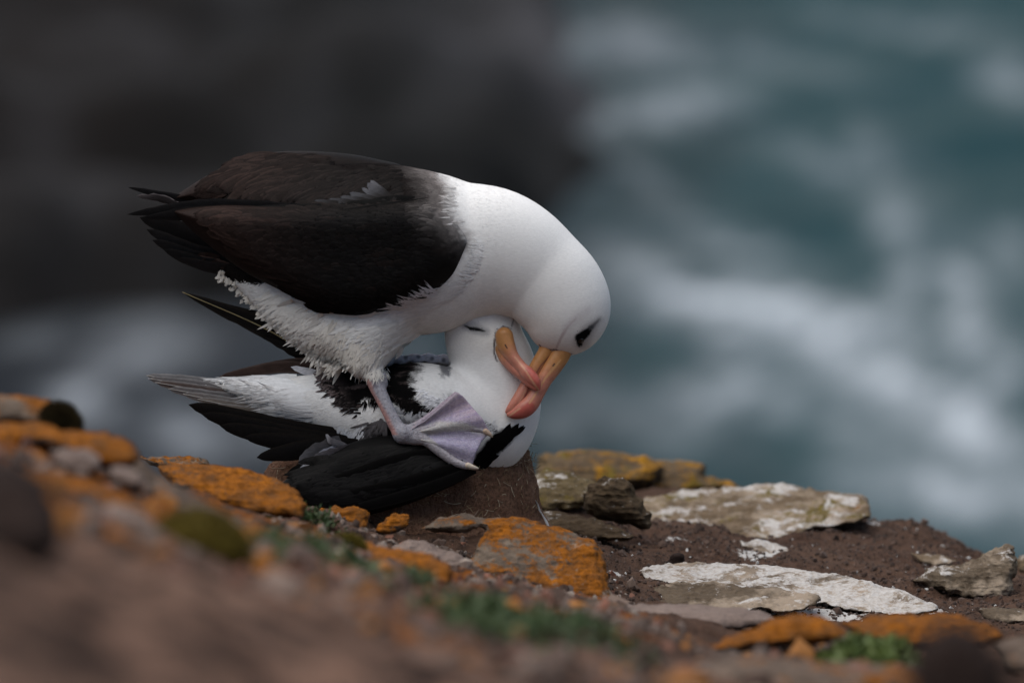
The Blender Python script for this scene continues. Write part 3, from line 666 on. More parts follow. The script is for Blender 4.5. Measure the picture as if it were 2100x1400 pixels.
# ================================================================== BIRDS AND NEST
def seg_dist(X, Y, pts):
    """distance in the picture plane to a tapering stroke; pts rows (px, py, r) -> signed distance"""
    best = np.full(X.shape, 1e9)
    for a, b in zip(pts[:-1], pts[1:]):
        ax, ay, ar = a; bx, by, br = b; L = (bx - ax) ** 2 + (by - ay) ** 2
        t = np.clip(((X - ax) * (bx - ax) + (Y - ay) * (by - ay)) / L, 0, 1)
        best = np.minimum(best, np.hypot(X - ax - t * (bx - ax), Y - ay - t * (by - ay)) - (ar + t * (br - ar)))
    return best
def poly_sd(X, Y, poly):
    q = np.asarray(poly, float); dist = np.full(X.shape, 1e9); ins = np.zeros(X.shape, bool)
    for i in range(len(q)):
        a, b = q[i], q[(i + 1) % len(q)]; ab = b - a
        t = np.clip(((X - a[0]) * ab[0] + (Y - a[1]) * ab[1]) / (ab @ ab), 0, 1)
        dist = np.minimum(dist, np.hypot(X - a[0] - t * ab[0], Y - a[1] - t * ab[1]))
        ins ^= ((a[1] > Y) != (b[1] > Y)) & (X < (b[0] - a[0]) * (Y - a[1]) / (b[1] - a[1] + 1e-12) + a[0])
    return np.where(ins, -dist, dist)

class DepthMap:
    """nearest depth of what has been modelled so far, to lay feathers on it"""
    def __init__(s, c=4): s.c = c; s.g = np.full((560, 400), 1e6)
    def add(s, V):
        i = (V[:, 0] / s.c).astype(int).clip(0, 559); j = (-V[:, 2] / s.c).astype(int).clip(0, 399)
        np.minimum.at(s.g, (i, j), V[:, 1])
    def at(s, x, y, default=0.0):
        x = np.asarray(x, float); y = np.asarray(y, float)
        i = (x / s.c).astype(int).clip(1, 558); j = (y / s.c).astype(int).clip(1, 398)
        v = np.stack([s.g[i + a, j + b] for a in (-1, 0, 1) for b in (-1, 0, 1)]); v = np.sort(v, 0)
        ok = v < 1e5; n = ok.sum(0)
        m = np.where(ok, v, 0).sum(0) / np.maximum(n, 1)
        return np.where(n > 0, m, default)

def dm_normals():
    g = DM.g.copy(); ok = g < 1e5; g[~ok] = np.nan
    import warnings; warnings.simplefilter('ignore')
    for _ in range(4):
        st = [g]
        for a, b in ((1, 0), (-1, 0), (0, 1), (0, -1), (1, 1), (-1, -1), (1, -1), (-1, 1)):
            h = np.roll(g, (a, b), (0, 1)); h = np.where(np.abs(h - g) < 26, h, np.nan); st.append(h)
        m = np.nanmean(np.stack(st), 0); g = np.where(ok, m, np.nan)
    def diff(ax):
        f = np.roll(g, -2, ax) - g; b = g - np.roll(g, 2, ax); v = np.nanmean(np.stack([np.where(np.abs(f) < 60, f, np.nan), np.where(np.abs(b) < 60, b, np.nan)]), 0)
        return np.nan_to_num(v) / (2 * DM.c)
    gx = diff(0); gy = diff(1)
    n = np.stack([gx, -np.ones_like(gx), -gy], -1); return n / np.linalg.norm(n, axis=-1)[..., None]

def flow_at(P, anchors):
    """anchors rows (px, py, dx, dy, ddepth): direction towards the tail / feather tips"""
    A = np.asarray(anchors, float); X = P[:, 0][:, None]; Y = -P[:, 2][:, None]
    w = 1 / ((X - A[:, 0]) ** 2 + (Y - A[:, 1]) ** 2 + 400.0) ** 1.5
    w /= w.sum(1, keepdims=True); f = w @ np.stack([A[:, 2], A[:, 4], -A[:, 3]], 1)
    return f / (np.linalg.norm(f, axis=1)[:, None] + 1e-9)

def barbs(V, F, C, n, L, w, lift, anchors, keep=None, jit=0.25, size=None, sink=0.6, fanout=0.0, bright=0.035):
    """slender downy feathers lying along the surface; returns verts, faces, colours, normals"""
    N = vnormals(V, F)
    pick = RNG.integers(0, len(V), n * 2)
    if keep is not None: pick = pick[keep(V[pick, 0], -V[pick, 2], V[pick, 1])]
    pick = pick[:n]; Nn = N[pick]; J = RNG.normal(size=(len(pick), 3)) * 1.2; P = V[pick] + J - Nn * (J * Nn).sum(1)[:, None]
    T = flow_at(P, anchors) + jit * RNG.normal(size=P.shape); T -= Nn * (T * Nn).sum(1)[:, None]
    T /= np.linalg.norm(T, axis=1)[:, None] + 1e-9
    B = np.cross(Nn, T); n = len(P)
    Ls = (L * RNG.uniform(0.6, 1.35, n))[:, None]; ws = (w * RNG.uniform(0.7, 1.3, n))[:, None]; lf = (lift * RNG.uniform(0.3, 1.4, n))[:, None]
    if size is not None:
        z = size(P[:, 0], -P[:, 2])[:, None]; Ls = Ls * z; lf = lf * z ** 1.4 + .2; ws = ws * np.sqrt(z)
    b = P - Nn * sink
    q = np.stack([b - B * ws * .35, b + B * ws * .35, b + T * Ls * .5 - B * ws * .5 + Nn * (lf * .75 + .3), b + T * Ls * .5 + B * ws * .5 + Nn * (lf * .75 + .3), b + T * Ls + Nn * lf], 1)
    f0 = np.array([[0, 1, 3, 2], [2, 3, 4, 4]]); tri = np.array([[0, 3, 1], [0, 2, 3], [2, 4, 3]])
    Ff = (tri[None] + 5 * np.arange(n)[:, None, None]).reshape(-1, 3)
    cc = C[pick] * (1 + bright * RNG.normal(size=(n, 1))); nn = Nn + 0.05 * RNG.normal(size=Nn.shape)
    nn /= np.linalg.norm(nn, axis=1)[:, None]
    return q.reshape(-1, 3), Ff, np.repeat(cc, 5, 0), np.repeat(nn, 5, 0)

def to_world_normals(N):
    o = W([[1050, 0, -900]])[0]
    bx = W([[1051, 0, -900]])[0] - o; by = W([[1050, 1, -900]])[0] - o; bz = W([[1050, 0, -899]])[0] - o
    M = np.stack([bx, by, bz], 1) / S; Mi = np.linalg.inv(M).T
    w = N @ Mi.T; return w / np.linalg.norm(w, axis=1)[:, None]

def blade(C, wl, wr, side, camber=0.12, rows=10, tipround=0.5, base=0.35, asym=0.0, edge_jag=0.0, pw=2.5):
    """one feather: C control points (px, py, depth); side: unit vector across; widths left and right"""
    c = catmull(C, 6) if len(C) > 2 else np.array(C, float)
    t = np.linspace(0, 1, len(c)); u = np.linspace(0, 1, rows)
    c = np.stack([np.interp(u, t, c[:, i]) for i in range(3)], 1); c = np.stack([c[:, 0], c[:, 2], -c[:, 1]], 1)
    tan = np.gradient(c, axis=0); tan /= np.linalg.norm(tan, axis=1)[:, None]
    sd = np.asarray(side, float)[None] - tan * (tan @ np.asarray(side, float))[:, None]; sd /= np.linalg.norm(sd, axis=1)[:, None]
    nr = np.cross(tan, sd); nr *= np.where(nr[:, 1:2] > 0, -1, 1)
    prof = (base + (1 - base) * np.clip(u / 0.45, 0, 1) ** 0.7) * np.clip(1 - u ** pw, 0, 1) ** tipround
    cols = np.array([-1, -0.55, 0, 0.55, 1.0]); V = []
    for k, s in enumerate(cols):
        ww = (wl if s < 0 else wr) * abs(s) * prof
        if edge_jag and abs(s) == 1: ww = ww * (1 - edge_jag * RNG.random(rows))
        V.append(c + sd * (np.sign(s) * ww)[:, None] - nr * (camber * (s * s) * (wl + wr) * .5 * prof)[:, None])
    V = np.stack(V, 1).reshape(-1, 3); F = []
    for r in range(rows - 1):
        for k in range(4):
            a = r * 5 + k; F.append((a, a + 1, a + 6, a + 5))
    return V, np.array(F), np.tile(np.abs(cols), rows), np.repeat(u, 5)

def flight_feather(parent, C, wl, wr, side=(0, 0, 1), col=(.012, .011, .011), edge=None, tipcol=None, name='feather', shaft=(.05, .045, .035), label=None, rows=16, **kw):
    V, F, s, u = blade(C, wl, wr, side, rows=rows, **kw)
    col = np.array(col); cc = np.repeat(col[None], len(V), 0) * (1 + 0.15 * RNG.normal(size=(len(V), 1)).clip(-1, 1))
    if edge is not None: cc = mix(cc, edge, sstep(s, 0.6, 1.0) * 0.9)
    if tipcol is not None: cc = mix(cc, tipcol, sstep(u, 0.55, 1.0))
    cc = mix(cc, shaft, (s < 0.01) * sstep(1 - u, 0.0, 0.5) * 1.0)
    o = link(name, W(V), F, MAT_DARK, parent, col=cc)
    sh = np.array(V).reshape(-1, 5, 3)[:, 2]; DM.add(V)
    if label: o['label'] = label
    # raised shaft, a thin tapering rod on the vane
    r = np.linspace(1.5, 0.5, len(sh))[:, None]; tn = np.gradient(sh, axis=0); tn /= np.linalg.norm(tn, axis=1)[:, None]
    up = np.array([0, 0, 1.0]); a = np.cross(tn, up); a /= np.linalg.norm(a, axis=1)[:, None] + 1e-9; b = np.cross(tn, a)
    ring = np.stack([sh + a * r * math.cos(q) + b * r * math.sin(q) for q in np.linspace(0, 2 * math.pi, 5)[:-1]], 1).reshape(-1, 3)
    m = len(sh); RF = [(i * 4 + k, i * 4 + (k + 1) % 4, i * 4 + 4 + (k + 1) % 4, i * 4 + 4 + k) for i in range(m - 1) for k in range(4)]
    link_sub('shaft', ring, np.array(RF), MAT_DARK, o, parent, shaft)
    return o
def link_sub(name, V, F, mat, part, thing_part, col):
    base = part
    loc = np.array(ROOT[0].location)
    me = raw_mesh(name, W(V) - loc, F); set_col(me, np.repeat(np.array(col)[None], len(V), 0)); me.materials.append(mat)
    return me, part
ROOT = [None]

DM = DepthMap()

def skin_part(name, f, mat, parent, colf, relax_n=1, loc=None, label=None):
    V, F = f.mesh(); V = relax(V, F, relax_n)
    c = colf(V[:, 0], -V[:, 2], V[:, 1]); DM.add(V)
    me_loc = np.array(ROOT[0].location) if ROOT[0] is not None else None
    o = link(name, W(V), F, mat, None, col=c, loc=me_loc)
    o.location = (0, 0, 0); o.parent = parent
    if label: o['label'] = label
    return o, V, F, c
def on(x, y, lift=4.0): return (x, y, float(DM.at(x, y)) - lift)
def child(name, V, F, mat, parent, col=None, normals=None, smooth=True, kind=None, label=None):
    o = link(name, W(V), F, mat, None, col=col, normals=normals, smooth=smooth, loc=np.array(ROOT[0].location))
    o.location = (0, 0, 0); o.parent = parent
    if kind: o['kind'] = kind
    if label: o['label'] = label
    return o
def child_feather(parent, C, wl, wr, side=(0, 0, 1), col=(.012, .011, .011), edge=None, tipcol=None, basecol=None, name='feather', shaft=None, label=None, rows=16, dm=True, **kw):
    V, F, s, u = blade(C, wl, wr, side, rows=rows, **kw)
    cc = np.repeat(np.array(col)[None], len(V), 0) * (1 + 0.12 * RNG.normal(size=(len(V), 1)).clip(-1, 1))
    if basecol is not None: cc = mix(cc, basecol, 1 - sstep(u, 0.1, 0.5))
    if tipcol is not None: cc = mix(cc, tipcol, sstep(u, 0.5, 0.95))
    if edge is not None: cc = mix(cc, edge, sstep(s, 0.6, 1.0) * 0.9)
    o = child(name, V, F, MAT_DARK, parent, cc, label=label)
    if dm: DM.add(V)
    if shaft is not None:
        sh = V.reshape(-1, 5, 3)[:, 2] + np.array([0, -0.6, 0]); r = np.linspace(2.0, 0.7, len(sh))[:, None]
        tn = np.gradient(sh, axis=0); tn /= np.linalg.norm(tn, axis=1)[:, None]
        a = np.cross(tn, np.array([0, 1.0, 0])); a /= np.linalg.norm(a, axis=1)[:, None]; b = np.cross(tn, a)
        ring = np.stack([sh + a * r * math.cos(q) + b * r * math.sin(q) for q in np.linspace(0, 2 * math.pi, 7)[:-1]], 1).reshape(-1, 3)
        m = len(sh); RF = np.array([(i * 6 + k, i * 6 + (k + 1) % 6, i * 6 + 6 + (k + 1) % 6, i * 6 + 6 + k) for i in range(m - 1) for k in range(6)])
        child('shaft', ring, RF, MAT_BILL, o, np.repeat(np.array(shaft)[None], len(ring), 0))
    return o

def orient(V, F):
    n = np.cross(V[F[:, 2]] - V[F[:, 0]], V[F[:, 3]] - V[F[:, 1]]); b = n[:, 1] > 0; F = F.copy(); F[b] = F[b][:, ::-1]; return F
LASTN = None
def surface_cards(items, off=1.2, rows=7, sink=None, camber=0.10, follow=1.0):
    """items: dicts px, py, dir (angle deg, 0 = right, 90 = down), L, w, col, tip, edge, curl. Cards lie on the depth map."""
    VV, FF, CC, NN = [], [], [], []; k = 0; NM = dm_normals()
    for it in items:
        a = math.radians(it['dir']); u = np.linspace(0, 1, rows); cu = math.radians(it.get('curl', 0))
        ang = a + cu * u; st = it['L'] / (rows - 1)
        x = it['px'] + np.concatenate([[0], np.cumsum(np.cos(ang[:-1]) * st)]); y = it['py'] + np.concatenate([[0], np.cumsum(np.sin(ang[:-1]) * st)])
        d0 = float(DM.at(it['px'], it['py'], it.get('d', 0)))
        d = DM.at(x, y, d0)
        if not it.get('free') and float(DM.at(x[-1], y[-1], 1e5)) > 1e4: continue
        if 'maxjump' in it and np.ptp(d) > it['maxjump']: continue
        d = np.where(np.abs(d - d0) > it.get('jump', 45), d0, d)
        d = np.convolve(np.pad(d, 1, 'edge'), [.25, .5, .25], 'valid')
        d = d - off - it.get('lift', 2.0) * u + (2.5 * (1 - sstep(u, 0, .25)))
        prof = (it.get('base', .5) + (1 - it.get('base', .5)) * np.clip(u / .4, 0, 1)) * np.clip(1 - u ** it.get('pw', 3), 0, 1) ** it.get('round', .5)
        nx, ny = -np.sin(ang), np.cos(ang); w = it['w'] * prof * .5
        for s in (-1, -.5, 0, .5, 1):
            VV.append(np.stack([x + nx * w * s, d + camber * w * abs(s) * abs(s) * 1.0, -(y + ny * w * s)], 1))
        cc = np.array(it['col'])
        nb = NM[(x / DM.c).astype(int).clip(0, 559), (y / DM.c).astype(int).clip(0, 399)]; nb = (nb + nb[0]) / 2; w8 = it.get('nvar', .12)
        for s in (-1, -.5, 0, .5, 1):
            q = nb + w8 * s * np.stack([nx, 0 * nx, -ny], 1) + np.array([0, 0, RNG.normal() * .03]); q = q / np.linalg.norm(q, axis=1)[:, None]; q[:, 1] = np.minimum(q[:, 1], -.38); NN.append(q / np.linalg.norm(q, axis=1)[:, None])
            c = np.repeat(cc[None], rows, 0)
            if 'tip' in it: c = mix(c, it['tip'], sstep(u, it.get('t0', .45), 1))
            if 'edge' in it: c = mix(c, it['edge'], np.full(rows, .85 if abs(s) == 1 else 0.0))
            CC.append(c)
        for r in range(rows - 1):
            for q in range(4):
                b = k + q * rows + r; FF.append((b, b + rows, b + rows + 1, b + 1))
        k += 5 * rows
    global LASTN; LASTN = to_world_normals(np.vstack(NN))
    return np.vstack(VV), orient(np.vstack(VV), np.array(FF)), np.vstack(CC)

# ------------------------------------------------------------------ mud nest
NEST = empty('mud_nest', W([[830, 30, -1085]])[0])
tag(NEST, 'tall brown mud pillar nest under the lying albatross', 'nest'); ROOT[0] = NEST
def nest():
    th = np.linspace(0, 2 * math.pi, 200, endpoint=False)
    prof = [(1130, 352), (1110, 335), (1085, 322), (1060, 306), (1030, 296), (1000, 288), (970, 280), (940, 274), (915, 268), (902, 262), (894, 250), (894, 225), (905, 190), (918, 120), (924, 40)]
    pr = catmull(np.array(prof, float), 7)
    T, K = np.meshgrid(th, np.arange(len(pr)), indexing='ij'); R = pr[K.astype(int), 1]; Yp = pr[K.astype(int), 0]
    cx = 815
    X = cx + R * np.cos(T); Dp = 105 + R * 0.78 * np.sin(T)
    # the left shoulder of the rim sags
    sag = sstep(-np.cos(T), 0.0, 0.9) * sstep(1060 - Yp, 0, 150) * 50
    V = np.stack([X, Dp, -(Yp + sag)], -1)
    rad = np.stack([np.cos(T), np.sin(T), 0 * T], -1)
    n = 9 * fbm(V / 60, 3) + 3.5 * fbm(V / np.array([9, 9, 16.]), 3) - 3 * np.abs(perlin(V / 20))
    V = V + rad * n[..., None]; V[..., 2] += 3 * fbm(V / 22 + 9, 2)
    a, b = V.shape[:2]; V = V.reshape(-1, 3)
    i, j = np.meshgrid(np.arange(a), np.arange(b - 1), indexing='ij'); i2 = (i + 1) % a
    F = np.stack([i * b + j, i2 * b + j, i2 * b + j + 1, i * b + j + 1], -1).reshape(-1, 4)
    V = np.vstack([V, [[cx, 105, -925]]]); cap = np.array([(k * b + b - 1, ((k + 1) % a) * b + b - 1, len(V) - 1, len(V) - 1) for k in range(a)])
    m = NT('nest_mud'); c = m.coord(); n1 = m.noise(c, 22, 6, 0.65); n2 = m.noise(c, 170, 4, 0.7)
    mp = m.n('Mapping'); m.l(c, mp.inputs[0]); mp.inputs['Scale'].default_value = (60, 60, 18); mp.inputs['Rotation'].default_value = (0, 0.4, 0)
    n3 = m.noise(mp.outputs[0], 3.2, 4, 0.7, 0.8)
    col = m.mix(m.ramp(n1, [(0.3, 0.0), (0.7, 1.0)]), (0.135, 0.066, 0.041), (0.245, 0.138, 0.090))
    col = m.mix(m.ramp(n2, [(0.35, 0.7), (0.55, 0.0)]), col, (0.060, 0.034, 0.023))
    col = m.mix(m.ramp(n3, [(0.60, 0.0), (0.74, 0.5)]), col, (0.26, 0.175, 0.12))
    m.l(col, m.b.inputs['Base Color']); m.b.inputs['Roughness'].default_value = 0.96; m.b.inputs['Specular IOR Level'].default_value = 0.08
    m.bump(m.math('ADD', n2, m.math('MULTIPLY', n3, 0.8)), 1.0, 0.008)
    F = [tuple(f) for f in F] ; tri = [tuple(f[:3]) for f in cap]
    me = bpy.data.meshes.new('mud_wall'); me.from_pydata([tuple(v) for v in (W(V) - np.array(NEST.location))], [], F + tri)
    for p in me.polygons: p.use_smooth = True
    me.materials.append(m.m); o = bpy.data.objects.new('mud_wall', me); sc.collection.objects.link(o); o.parent = NEST
    DM.add(V[V[:, 1] < 60])
    # straw worked into the mud
    VV, FF, CC = [], [], []; k = 0
    for q in range(520):
        if q < 400: x = RNG.uniform(560, 1120); y = RNG.uniform(925, 1085)
        else: x = RNG.uniform(1040, 1110); y = RNG.uniform(900, 960)
        d = float(DM.at(x, y, 1e5))
        if d > 1e4: continue
        a = RNG.uniform(0, 6.28); L = RNG.uniform(6, 22) * (1 if RNG.random() < .85 else 1.8); u = np.linspace(-.5, .5, 6); bend = RNG.uniform(-1.2, 1.2)
        xs = x + np.cumsum(np.cos(a + bend * u)) * L / 5; ys = y + np.cumsum(np.sin(a + bend * u)) * L / 5
        ds = DM.at(xs, ys, d); ds = np.where(np.abs(ds - d) > 20, d, ds) - 2.0 - RNG.uniform(0, 3) * np.abs(np.sin(u * 3)); r = RNG.uniform(.3, .65)
        nx, ny = -np.sin(a + bend * u), np.cos(a + bend * u)
        ring = np.stack([np.stack([xs + nx * r, ds, -(ys + ny * r)], 1), np.stack([xs, ds - r, -ys], 1), np.stack([xs - nx * r, ds, -(ys - ny * r)], 1)], 1).reshape(-1, 3)
        VV.append(ring); c = np.array([(.34, .25, .15), (.22, .15, .09), (.46, .38, .27), (.12, .07, .04)][RNG.integers(0, 4)]); CC.append(np.repeat(c[None], 18, 0))
        for i in range(5):
            for s in (0, 1): b = k + i * 3 + s; FF.append((b, b + 1, b + 4, b + 3))
        k += 18
    child('straw', np.vstack(VV), np.array(FF), MAT_PLUME, NEST, np.vstack(CC), kind='stuff', label='dry straw fibres worked into the mud')
    # white dropping streak down the right flank
    xs = np.array([1098, 1103, 1106, 1113, 1119, 1124.]); ys = np.array([1025, 1034, 1045, 1056, 1066, 1078.]); w = np.array([.8, 1.6, 2.2, 1.8, 2.6, 3.0])
    d = DM.at(xs, ys, 0) - 2.5
    V2 = np.stack([np.stack([xs - w, d + .8, -ys], 1), np.stack([xs, d - .5, -ys], 1), np.stack([xs + w, d + .8, -ys], 1)], 1).reshape(-1, 3)
    F2 = np.array([(i * 3 + s, i * 3 + s + 1, i * 3 + s + 4, i * 3 + s + 3) for i in range(5) for s in (0, 1)])
    child('dropping_streak', V2, F2, MAT_PLUME, NEST, np.full((18, 3), .62), label='thin white streak down the right side of the nest')
nest()

# ------------------------------------------------------------------ lying albatross
WHITE = np.array((.80, .79, .77)); CREAM = np.array((.76, .71, .63)); BLACK = np.array((.0045, .0042, .0042)); SOOT = np.array((.010, .0085, .008)); GREYF = np.array((.22, .20, .20))
LIE = empty('albatross', W([[820, -10, -960]])[0])
tag(LIE, 'albatross lying belly up on the mud nest, with pale tail and tucked head', 'bird', 'pair of black browed albatrosses'); ROOT[0] = LIE
D1 = [(662,752),(700,747),(760,745),(800,742),(850,738),(872,750),(866,790),(850,815),(880,835),(925,800),(945,820),(900,870),(860,905),(838,868),(842,842),(820,838),(800,818),(750,820),(735,842),(712,830),(690,806),(668,780)]
D2 = [(742,920),(757,885),(790,872),(830,885),(870,920),(900,1000),(700,1000)]
D3 = [(955,975),(975,935),(1000,900),(1030,879),(1056,874),(1062,888),(1044,912),(1014,938),(985,962),(965,985)]
def lie_col(x, y, d):
    n = fbm(np.stack([x / 14, y / 14, d / 20], -1), 3); n2 = fbm(np.stack([x / 40, y / 12, d / 20], -1), 3)
    c = mix(np.repeat(WHITE[None], len(x), 0), CREAM, sstep(1 - np.hypot((x - 985) / 90, (y - 690) / 60), 0, 1) * .5)
    e = 1 - sstep(poly_sd(x, y, D1) + 8 * n, -5, 5)
    tone = mix(np.repeat(BLACK[None], len(x), 0), (.085, .065, .062), np.clip(sstep(700 - x, -30, 40) + .9 * sstep(n2, .05, .5), 0, 1) * .8)
    c = mix(c, tone, e)
    c = mix(c, (.42, .42, .44), (1 - sstep(np.hypot((x - 880) / 34, (y - 792) / 40) + .25 * n, .75, 1.15)) * e * 0 )
    # soft white shoulder patch fading into the black
    c = mix(c, WHITE * .9, sstep(np.hypot((x - 893) / 48, (y - 786) / 42) * -1 + 1.15 + .5 * n, .0, .55) * (x < 960))
    c = mix(c, (.18, .18, .19), (1 - sstep(np.hypot((x - 914) / 13, (y - 756) / 18) + .5 * n, .6, 1.2)))
    for D_, s in ((D2, 6), (D3, 4)):
        c = mix(c, BLACK if D_ is D3 else SOOT * .8, 1 - sstep(poly_sd(x, y, D_) + s * n, -4, 4))
    c = mix(c, (.035, .035, .04), (1 - sstep(seg_dist(x, y, [(985, 862, 3), (1005, 872, 4), (1018, 884, 3)]) + 2 * n, -2, 2)) * .85)
    # far side / underneath is the dark back of the bird
    c = mix(c, SOOT, sstep(d, 50, 80) * (x < 900))
    # closed eye with its dark brow
    c = mix(c, (.25, .25, .26), (1 - sstep(seg_dist(x, y, [(955, 669, 5), (975, 674, 9), (996, 681, 6)]), -3, 9)) * .6)
    c = mix(c, (.008, .008, .008), 1 - sstep(seg_dist(x, y, [(952, 667, 1), (966, 674, 3.6), (978, 675, 3.8), (994, 679, 1.5)]), -1.5, 1.5))
    c = mix(c, (.10, .10, .10), 1 - sstep(seg_dist(x, y, [(1056, 648, .6), (1050, 668, 1.2)]), -1, 1.4))
    # thin black line of skin at the bill base
    c = mix(c, (.04, .03, .04), (1 - sstep(seg_dist(x, y, [(1019, 741, .6), (1013, 722, 1.2), (1014, 702, 1.3), (1018, 682, 1.2), (1032, 669, .8), (1048, 674, .3)]), -.5, 2)) * (d < 20))
    return c
f = Field((400, -190, -1030), (1140, 150, -615), 3.0)
f.chain([(470, 790, 16, 13), (530, 803, 8, 28), (600, 818, 0, 46), (660, 826, -5, 60), (730, 842, -10, 80), (800, 850, -18, 98), (870, 850, -20, 106), (930, 868, -14, 100), (968, 888, 0, 90), (990, 886, 3, 84)], blend=6, k=.95)
f.chain([(985, 888, 2, 78), (1006, 880, 8, 83), (1022, 850, 14, 84), (1022, 800, 24, 87), (1011, 750, 30, 86), (998, 714, 32, 81), (987, 686, 34, 75)], blend=26, k=.95)
f.chain([(996, 700, 30, 60), (1036, 660, 24, 19)], blend=30, k=.9)
f.chain([(1014, 715, -12, 44), (1040, 742, -26, 16)], blend=22, k=.8)
body, LV, LF, LC = skin_part('body', f, MAT_PLUME, LIE, lie_col, 6)
LFLOW = [(1000, 660, -.3, -1, 0), (1000, 740, 0, 1, 0), (1010, 850, -.3, 1, 0), (1060, 930, -.8, .6, 0), (960, 860, -1, .1, 0), (1000, 960, -1, .35, 0), (900, 790, -1, .2, 0), (800, 800, -1, .1, 0), (700, 830, -1, .3, 0), (740, 900, -.5, 1, 0), (600, 800, -1, 0, 0), (540, 820, -1, .1, 0)]
def lie_keep(x, y, d): return (d < 90)
b1 = barbs(LV, LF, LC, 34000, 13, 2.2, 0.9, LFLOW, lie_keep, size=lambda x, y: .40 + .32 * sstep(960 - x, 0, 120))
child('down', b1[0], b1[1], MAT_PLUME, LIE, b1[2], to_world_normals(b1[3]), kind='stuff')
# ragged fringes where white belly feathers overlap the black, and black over white
items = []
WINGLOW = None
def fringe(path, n, dir0, dspread, L, w, col, tip=None, jitter=5, **kw):
    q = catmull(np.array([p[:2] for p in path], float), 8); t = np.linspace(0, 1, len(q))
    for _ in range(int(n * 1.6)):
        u = RNG.random(); x = np.interp(u, t, q[:, 0]) + RNG.normal() * jitter; y = np.interp(u, t, q[:, 1]) + RNG.normal() * jitter
        if WINGLOW is not None and (x < 745 or (w >= 7 and x < 880)) and y < np.interp(x, WINGLOW[0], WINGLOW[1]) + 9: continue
        dd = dir0 if not isinstance(dir0, (list, tuple)) else dir0[0] + (dir0[1] - dir0[0]) * u
        it = dict(px=x, py=y, dir=dd + RNG.normal() * dspread, L=L * RNG.uniform(.6, 1.3), w=w * RNG.uniform(.7, 1.3), col=np.array(col) * RNG.uniform(.88, 1.08), curl=RNG.normal() * 12, **kw)
        if tip is not None: it['tip'] = tip
        items.append(it)
fringe([(735, 845), (712, 822), (690, 800), (668, 775)], 46, 165, 14, 24, 5, (.012, .010, .010), (.06, .05, .048), base=.7, round=.8, pw=2)
fringe([(670, 765), (674, 785), (695, 806)], 30, 185, 12, 22, 6, (.08, .06, .058), (.16, .13, .13), base=.7, round=.7)
fringe([(745, 822), (800, 814), (840, 826), (866, 834)], 40, 112, 12, 20, 4, (.006, .005, .005), base=.8, round=.9, pw=1.6, jitter=3)
fringe([(800, 845), (840, 850), (858, 868)], 14, 40, 20, 30, 12, (.42, .42, .44), (.15, .14, .15), base=.6, round=.6)
fringe([(700, 880), (725, 890), (748, 880)], 60, 112, 14, 40, 4, (.80, .80, .82), base=.7, round=.9, pw=1.5)
fringe([(752, 880), (775, 868), (800, 864)], 30, 120, 18, 38, 7, (.13, .12, .125), (.03, .026, .026), base=.7, round=.7)
fringe([(870, 800), (900, 826), (925, 822)], 60, 150, 25, 26, 3, (.78, .78, .80), (.3, .3, .31), base=.6, round=.9, pw=1.5)
fringe([(935, 812), (960, 845), (1000, 868), (1020, 876)], 60, 165, 20, 10, 2.6, (.78, .78, .79), base=.6, round=1, pw=1.5)
fringe([(968, 966), (1000, 930), (1038, 893)], 90, [-42, -36], 6, 34, 13, (.006, .0055, .0055), base=.7, round=.7, pw=2.5, jitter=5, lift=2.5)
fringe([(560, 845), (600, 862), (650, 880), (690, 895)], 60, 190, 10, 30, 3.5, (.7, .69, .66), base=.6, round=1, pw=1.5)
V_, F_, C_ = surface_cards(items)
child('ragged_feathers', V_, F_, MAT_PLUME, LIE, C_, LASTN, kind='stuff')

# tail: overlapping grey brown feathers
TL = empty_tail = None
tailspec = [((560, 800, 25), (430, 786, 30), (300, 770, 32), 13, (.30, .285, .28)), ((570, 812, 16), (440, 796, 20), (303, 776, 22), 14, (.25, .23, .225)),
            ((580, 822, 8), (450, 806, 10), (318, 784, 12), 14, (.17, .125, .11)), ((590, 832, 0), (470, 818, 0), (345, 797, 2), 14, (.22, .20, .195)),
            ((600, 842, -8), (490, 829, -8), (375, 808, -8), 14, (.26, .23, .215)), ((615, 850, -14), (520, 840, -16), (405, 818, -16), 13, (.28, .235, .20)), ((640, 860, -20), (550, 850, -22), (440, 830, -22), 11, (.27, .225, .19))]
tail_root = None
for a, b, c, w, col in tailspec:
    a, b, c = [(p[0], p[1], p[2] + 16) for p in (a, b, c)]
    child_feather(LIE, [a, b, c], w, w, side=(0, -.35, 1), col=col, edge=(.46, .44, .43), basecol=(.6, .59, .58), name='tail_feather', shaft=(.34, .32, .30), base=.6, pw=5, tipround=.45, rows=20, edge_jag=.12)
items = []
fringe([(560, 785), (600, 800), (610, 830), (640, 852)], 170, 183, 5, 90, 9, (.80, .80, .80), (.50, .48, .47), base=.6, round=.9, pw=2, jitter=14)
fringe([(480, 778), (520, 782), (560, 786), (560, 800), (600, 815)], 130, 181, 3, 60, 7, (.8, .8, .8), (.7, .69, .68), base=.6, round=1, pw=1.5, jitter=3)
V_, F_, C_ = surface_cards(items); child('tail_coverts', V_, F_, MAT_PLUME, LIE, C_, LASTN, kind='stuff')

